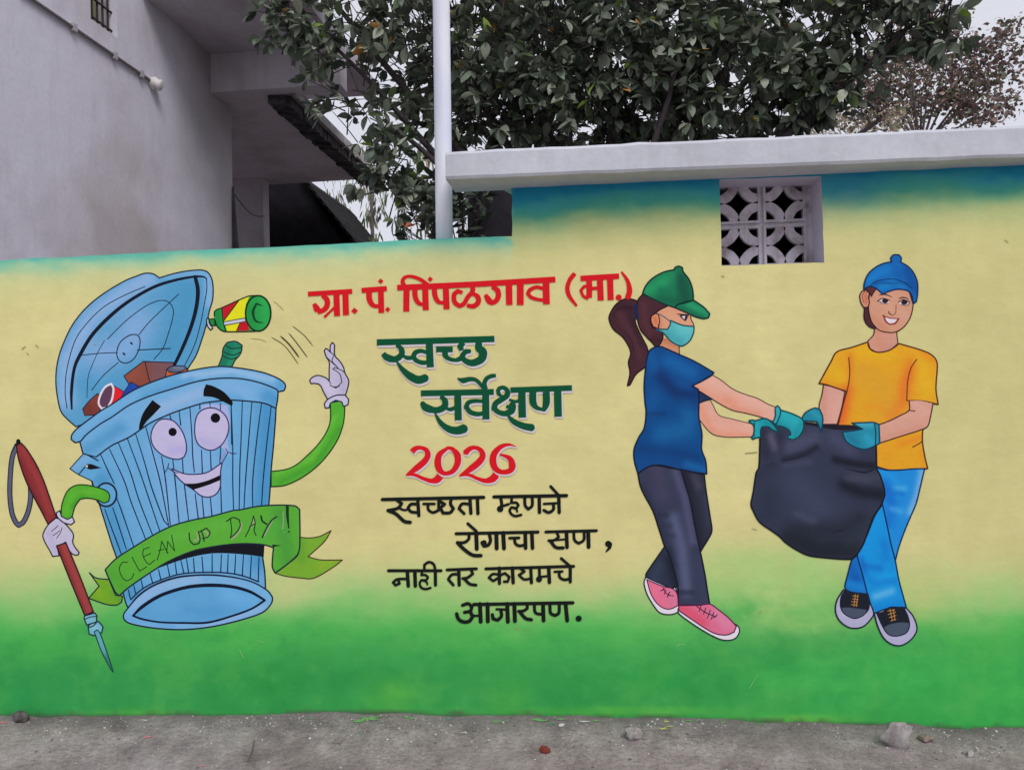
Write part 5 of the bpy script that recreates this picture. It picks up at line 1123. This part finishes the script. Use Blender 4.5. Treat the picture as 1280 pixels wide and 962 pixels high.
for (p, rad) in LB:
    c = at(*p); n = int((165 if p[0] < 530 else 290) * (rad[0] * rad[2] + rad[0] * rad[1] * .45) ** .9) + 4
    for _ in range(n):
        v = Vector((rr.gauss(0, 1), rr.gauss(0, 1), rr.gauss(0, 1))).normalized() * rr.random() ** .40
        q = c + Vector((v.x * rad[0], v.y * rad[1], v.z * rad[2]))
        px, py = inv_px(q)
        if q.y < 4.1: continue
        if noise.noise(q * 2.4) < (-.12 if p[0] > 930 or p[0] < 530 else -.17): continue           # gaps between sprays
        out = (v + Vector((rr.uniform(-.5, .5), rr.uniform(-.7, .2), rr.uniform(-.3, .6)))).normalized()
        whorl(q, out, rr.randint(6, 9), (.07, .145), PALD, leaves)
        st = q - out * rr.uniform(.12, .3) + Vector((0, 0, -.04)); tw.tube([st, (st + q) / 2 + Vector((0, 0, .01)), q], [.006, .005, .003], 4, cap=False)
# long outlying branch tips at the right
for (a, b2) in (((1010, 130, 6), (1078, 62, 5.9)), ((1100, 50, 5.9), (1196, 18, 5.8)), ((980, 100, 6), (1120, 70, 5.9)), ((340, 30, 5.7), (420, 45, 5.8)), ((1000, 165, 6), (1100, 122, 6))):
    A, B_ = at(*a), at(*b2); tw.tube([A, A.lerp(B_, .5) + Vector((0, 0, .03)), B_], [.010, .008, .004], 5)
    for u in np.linspace(.35, 1, 5): whorl(A.lerp(B_, u), (B_ - A).normalized(), 4, (.09, .15), PALD, leaves)
tw.obj('twigs', flat('twig bark dark', (58, 52, 56), .95, .1, .3, 30), tree)['kind'] = 'stuff'
def far_of(l): return (l[0] - CO).length / l[2]
vis = sorted([l for l in leaves if -10 < inv_px(l[0])[0] < 1290 and -5 < inv_px(l[0])[1] < 300], key=far_of)
near = vis[:300]; ids = set(id(l) for l in near)
proto = {}
for l in near:
    key = (l[4], tuple(np.round(l[5], 2)))
    if key not in proto:
        me = bpy.data.meshes.new('leaf'); vs, fs = LV[l[4]]; me.from_pydata(vs, [], fs); ca = me.color_attributes.new('Col', 'FLOAT_COLOR', 'POINT'); ca.data.foreach_set('color', np.tile([*l[5], 1.0], (len(vs), 1)).astype(np.float32).ravel())
        me.materials.append(M_LEAF); me.polygons.foreach_set('use_smooth', [True] * len(fs)); proto[key] = me
    o = bpy.data.objects.new('leaf', proto[key]); COL.objects.link(o); o.parent = tree; o.matrix_parent_inverse = tree.matrix_world.inverted()
    o.matrix_local = Matrix.Translation(l[0]) @ lframe(l[1], l[3]).to_4x4() @ Matrix.Scale(l[2], 4)
def bulk(name, L, mat, parent, kind='stuff'):
    V = []; F = []; C = []
    for l in L:
        vs, fs = LV[l[4]]; m3 = np.array(lframe(l[1], l[3])) * l[2]; n0 = len(V)
        V.extend((np.array(vs) @ m3.T + np.array(l[0])).tolist()); F.extend([tuple(n0 + i for i in f) for f in fs]); C.extend([(*l[5], 1.0)] * len(vs))
    me = bpy.data.meshes.new(name); me.from_pydata(V, [], F); ca = me.color_attributes.new('Col', 'FLOAT_COLOR', 'POINT'); ca.data.foreach_set('color', np.array(C, np.float32).ravel())
    me.polygons.foreach_set('use_smooth', [True] * len(F)); o = link(name, me, parent, mat); o['kind'] = kind; return o
bulk('crown', [l for l in leaves if id(l) not in ids], M_LEAF, tree)
print('leaves', len(leaves))

# ---- slender drooping tree seen through the gap under the porch
def narrow(L, W): return leaf_geo(L, W, .15, .05)
LV.append(narrow(1, .2)); LV.append(leaf_geo(1, .6, .1, .1))
g2 = tag(empty('drooping_tree', (at(470, 600, 13).x, 13, 0)), 'thin olive green tree with hanging narrow leaves, seen between porch and pole', 'tree')
tb = MB(); L2 = []; r2 = Vector((at(470, 600, 13).x, 13, -.1)); tp = at(460, 200, 13)
limb([r2, r2.lerp(tp, .5) + Vector((.1, 0, 0)), tp], .08, .02)
PAL2 = [((84, 94, 70), .15, 4), ((110, 116, 86), .15, 2), ((60, 68, 56), .15, 3), ((132, 104, 84), .15, .5)]
for _ in range(190):
    px, py = rr.uniform(392, 545), rr.uniform(185, 300); q = at(px, py, rr.uniform(12.3, 13.6))
    if noise.noise(q * 1.6) < -.02: continue
    for k in range(rr.randint(6, 10)):
        d_ = Vector((rr.uniform(-.5, .5), rr.uniform(-.5, .5), -1)).normalized(); L2.append((q + Vector((rr.uniform(-.1, .1), 0, rr.uniform(-.08, .08))), d_, rr.uniform(.12, .22), rr.uniform(-1, 1), 4, leafcol(rr, PAL2)))
    tb.tube([q + Vector((rr.uniform(-.1, .1), 0, .2)), q], [.006, .003], 4, cap=False)
tb.obj('trunk', flat('thin bark', (92, 84, 88), .9), g2); bulk('crown', L2, M_LEAF, g2)

# ---- distant reddish tree above the coping at the right
g3 = tag(empty('reddish_tree', (at(1150, 600, 15).x, 15, 0)), 'far thin tree with reddish brown leaves above the coping at the right', 'tree')
tb = MB(); L3 = []; r3 = Vector((at(1150, 600, 15).x, 15, -.1)); fk = at(1150, 190, 15)
limb([r3, fk], .12, .07)
PAL3 = [((112, 90, 94), .12, 4), ((88, 78, 80), .12, 3), ((132, 112, 106), .12, 1.6), ((92, 96, 82), .12, 3.4)]
def spray(tip, base_, n, pal, spread, Lr, lst, kd=5):
    for _ in range(n):
        u = rr.random() ** .6; c = base_.lerp(tip, u); q = c + Vector((rr.gauss(0, 1), rr.gauss(0, 1), rr.gauss(0, 1))) * spread
        lst.append((q, Vector((rr.uniform(-1, 1), rr.uniform(-1, 1), rr.uniform(-1, .6))), rr.uniform(*Lr), rr.uniform(-1.5, 1.5), kd, leafcol(rr, pal)))
for (px, py) in [(1050, 110), (1060, 150), (1085, 70), (1100, 100), (1120, 40), (1130, 80), (1150, 25), (1165, 60), (1190, 35), (1200, 80), (1225, 60), (1240, 100), (1262, 75), (1265, 130), (1215, 130), (1180, 120), (1140, 130), (1100, 140), (1082, 128), (1235, 145), (1158, 98), (1205, 108), (1070, 92), (1255, 45)]:
    tip = at(px, py, rr.uniform(14.3, 15.7)); m1 = fk.lerp(tip, .5) + Vector((rr.uniform(-.15, .15), 0, .1)); tb.tube([fk, m1, tip], [.03, .016, .005], 5, cap=False)
    spray(tip, m1, 110, PAL3, .15, (.07, .125), L3)
    for k in range(4):
        t2 = tip + Vector((rr.uniform(-.5, .5), 0, rr.uniform(-.1, .4))); tb.tube([m1.lerp(tip, .6), t2], [.008, .003], 4, cap=False); spray(t2, tip, 34, PAL3, .10, (.06, .11), L3)
tb.obj('trunk', flat('reddish bark', (96, 84, 92), .9), g3); bulk('crown', L3, leaf_mat('matt small leaf', None, .7, .2, .2), g3)
# ---- pale bush between the two trees
g4 = tag(empty('pale_bush', (at(1085, 600, 12).x, 12, 0)), 'pale dry bush just above the coping between the dark tree and the reddish tree', 'bush')
tb = MB(); L4 = []; fk = at(1085, 230, 12); limb([Vector((fk.x, 12, -.1)), fk], .05, .03)
PAL4 = [((140, 132, 118), .12, 3), ((112, 112, 92), .12, 3), ((160, 134, 120), .12, 1)]
for _ in range(46):
    tip = at(rr.uniform(985, 1135), rr.uniform(132, 175), 12 + rr.uniform(-.5, .5)); tb.tube([fk, tip], [.008, .003], 4, cap=False); spray(tip, fk.lerp(tip, .75), 26, PAL4, .09, (.05, .10), L4, 4)
tb.obj('stems', flat('dry stem', (130, 116, 112), .9), g4); bulk('crown', L4, M_LEAF, g4)
# ---- dark wall and undergrowth seen in the opening under the free end of the coping
qa, qb = at(584, 260, 5.0), at(660, 260, 5.0)
b = MB(); b.box(qa.x, qb.x, 5.0, 5.12, -.1, 2.9)
tag(b.obj('garden_wall', flat('damp black wall', (38, 35, 42), .95, .08, .3, 10)), 'short damp dark wall seen through the gap under the left end of the coping', 'wall')
g5 = tag(empty('shrub', (at(580, 600, 4.9).x, 4.9, 0)), 'dark shrub behind the pole, seen through the gap under the coping', 'shrub')
tb = MB(); L5 = []; fk = at(575, 330, 4.9); tb.tube([Vector((fk.x, 4.9, -.05)), fk], [.02, .012], 6)
for _ in range(46):
    q = at(rr.uniform(495, 612), rr.uniform(232, 310), rr.uniform(4.7, 4.98)); tb.tube([fk, q], [.006, .003], 4, cap=False); whorl(q, Vector((rr.uniform(-.6, .6), -.4, .5)).normalized(), 4, (.05, .10), [((40, 48, 42), .2, 4), ((62, 70, 58), .15, 1.5), ((150, 84, 60), .2, .15)], L5)
tb.obj('stems', flat('shrub stem', (50, 44, 46), .9), g5); bulk('foliage', L5, M_LEAF, g5)
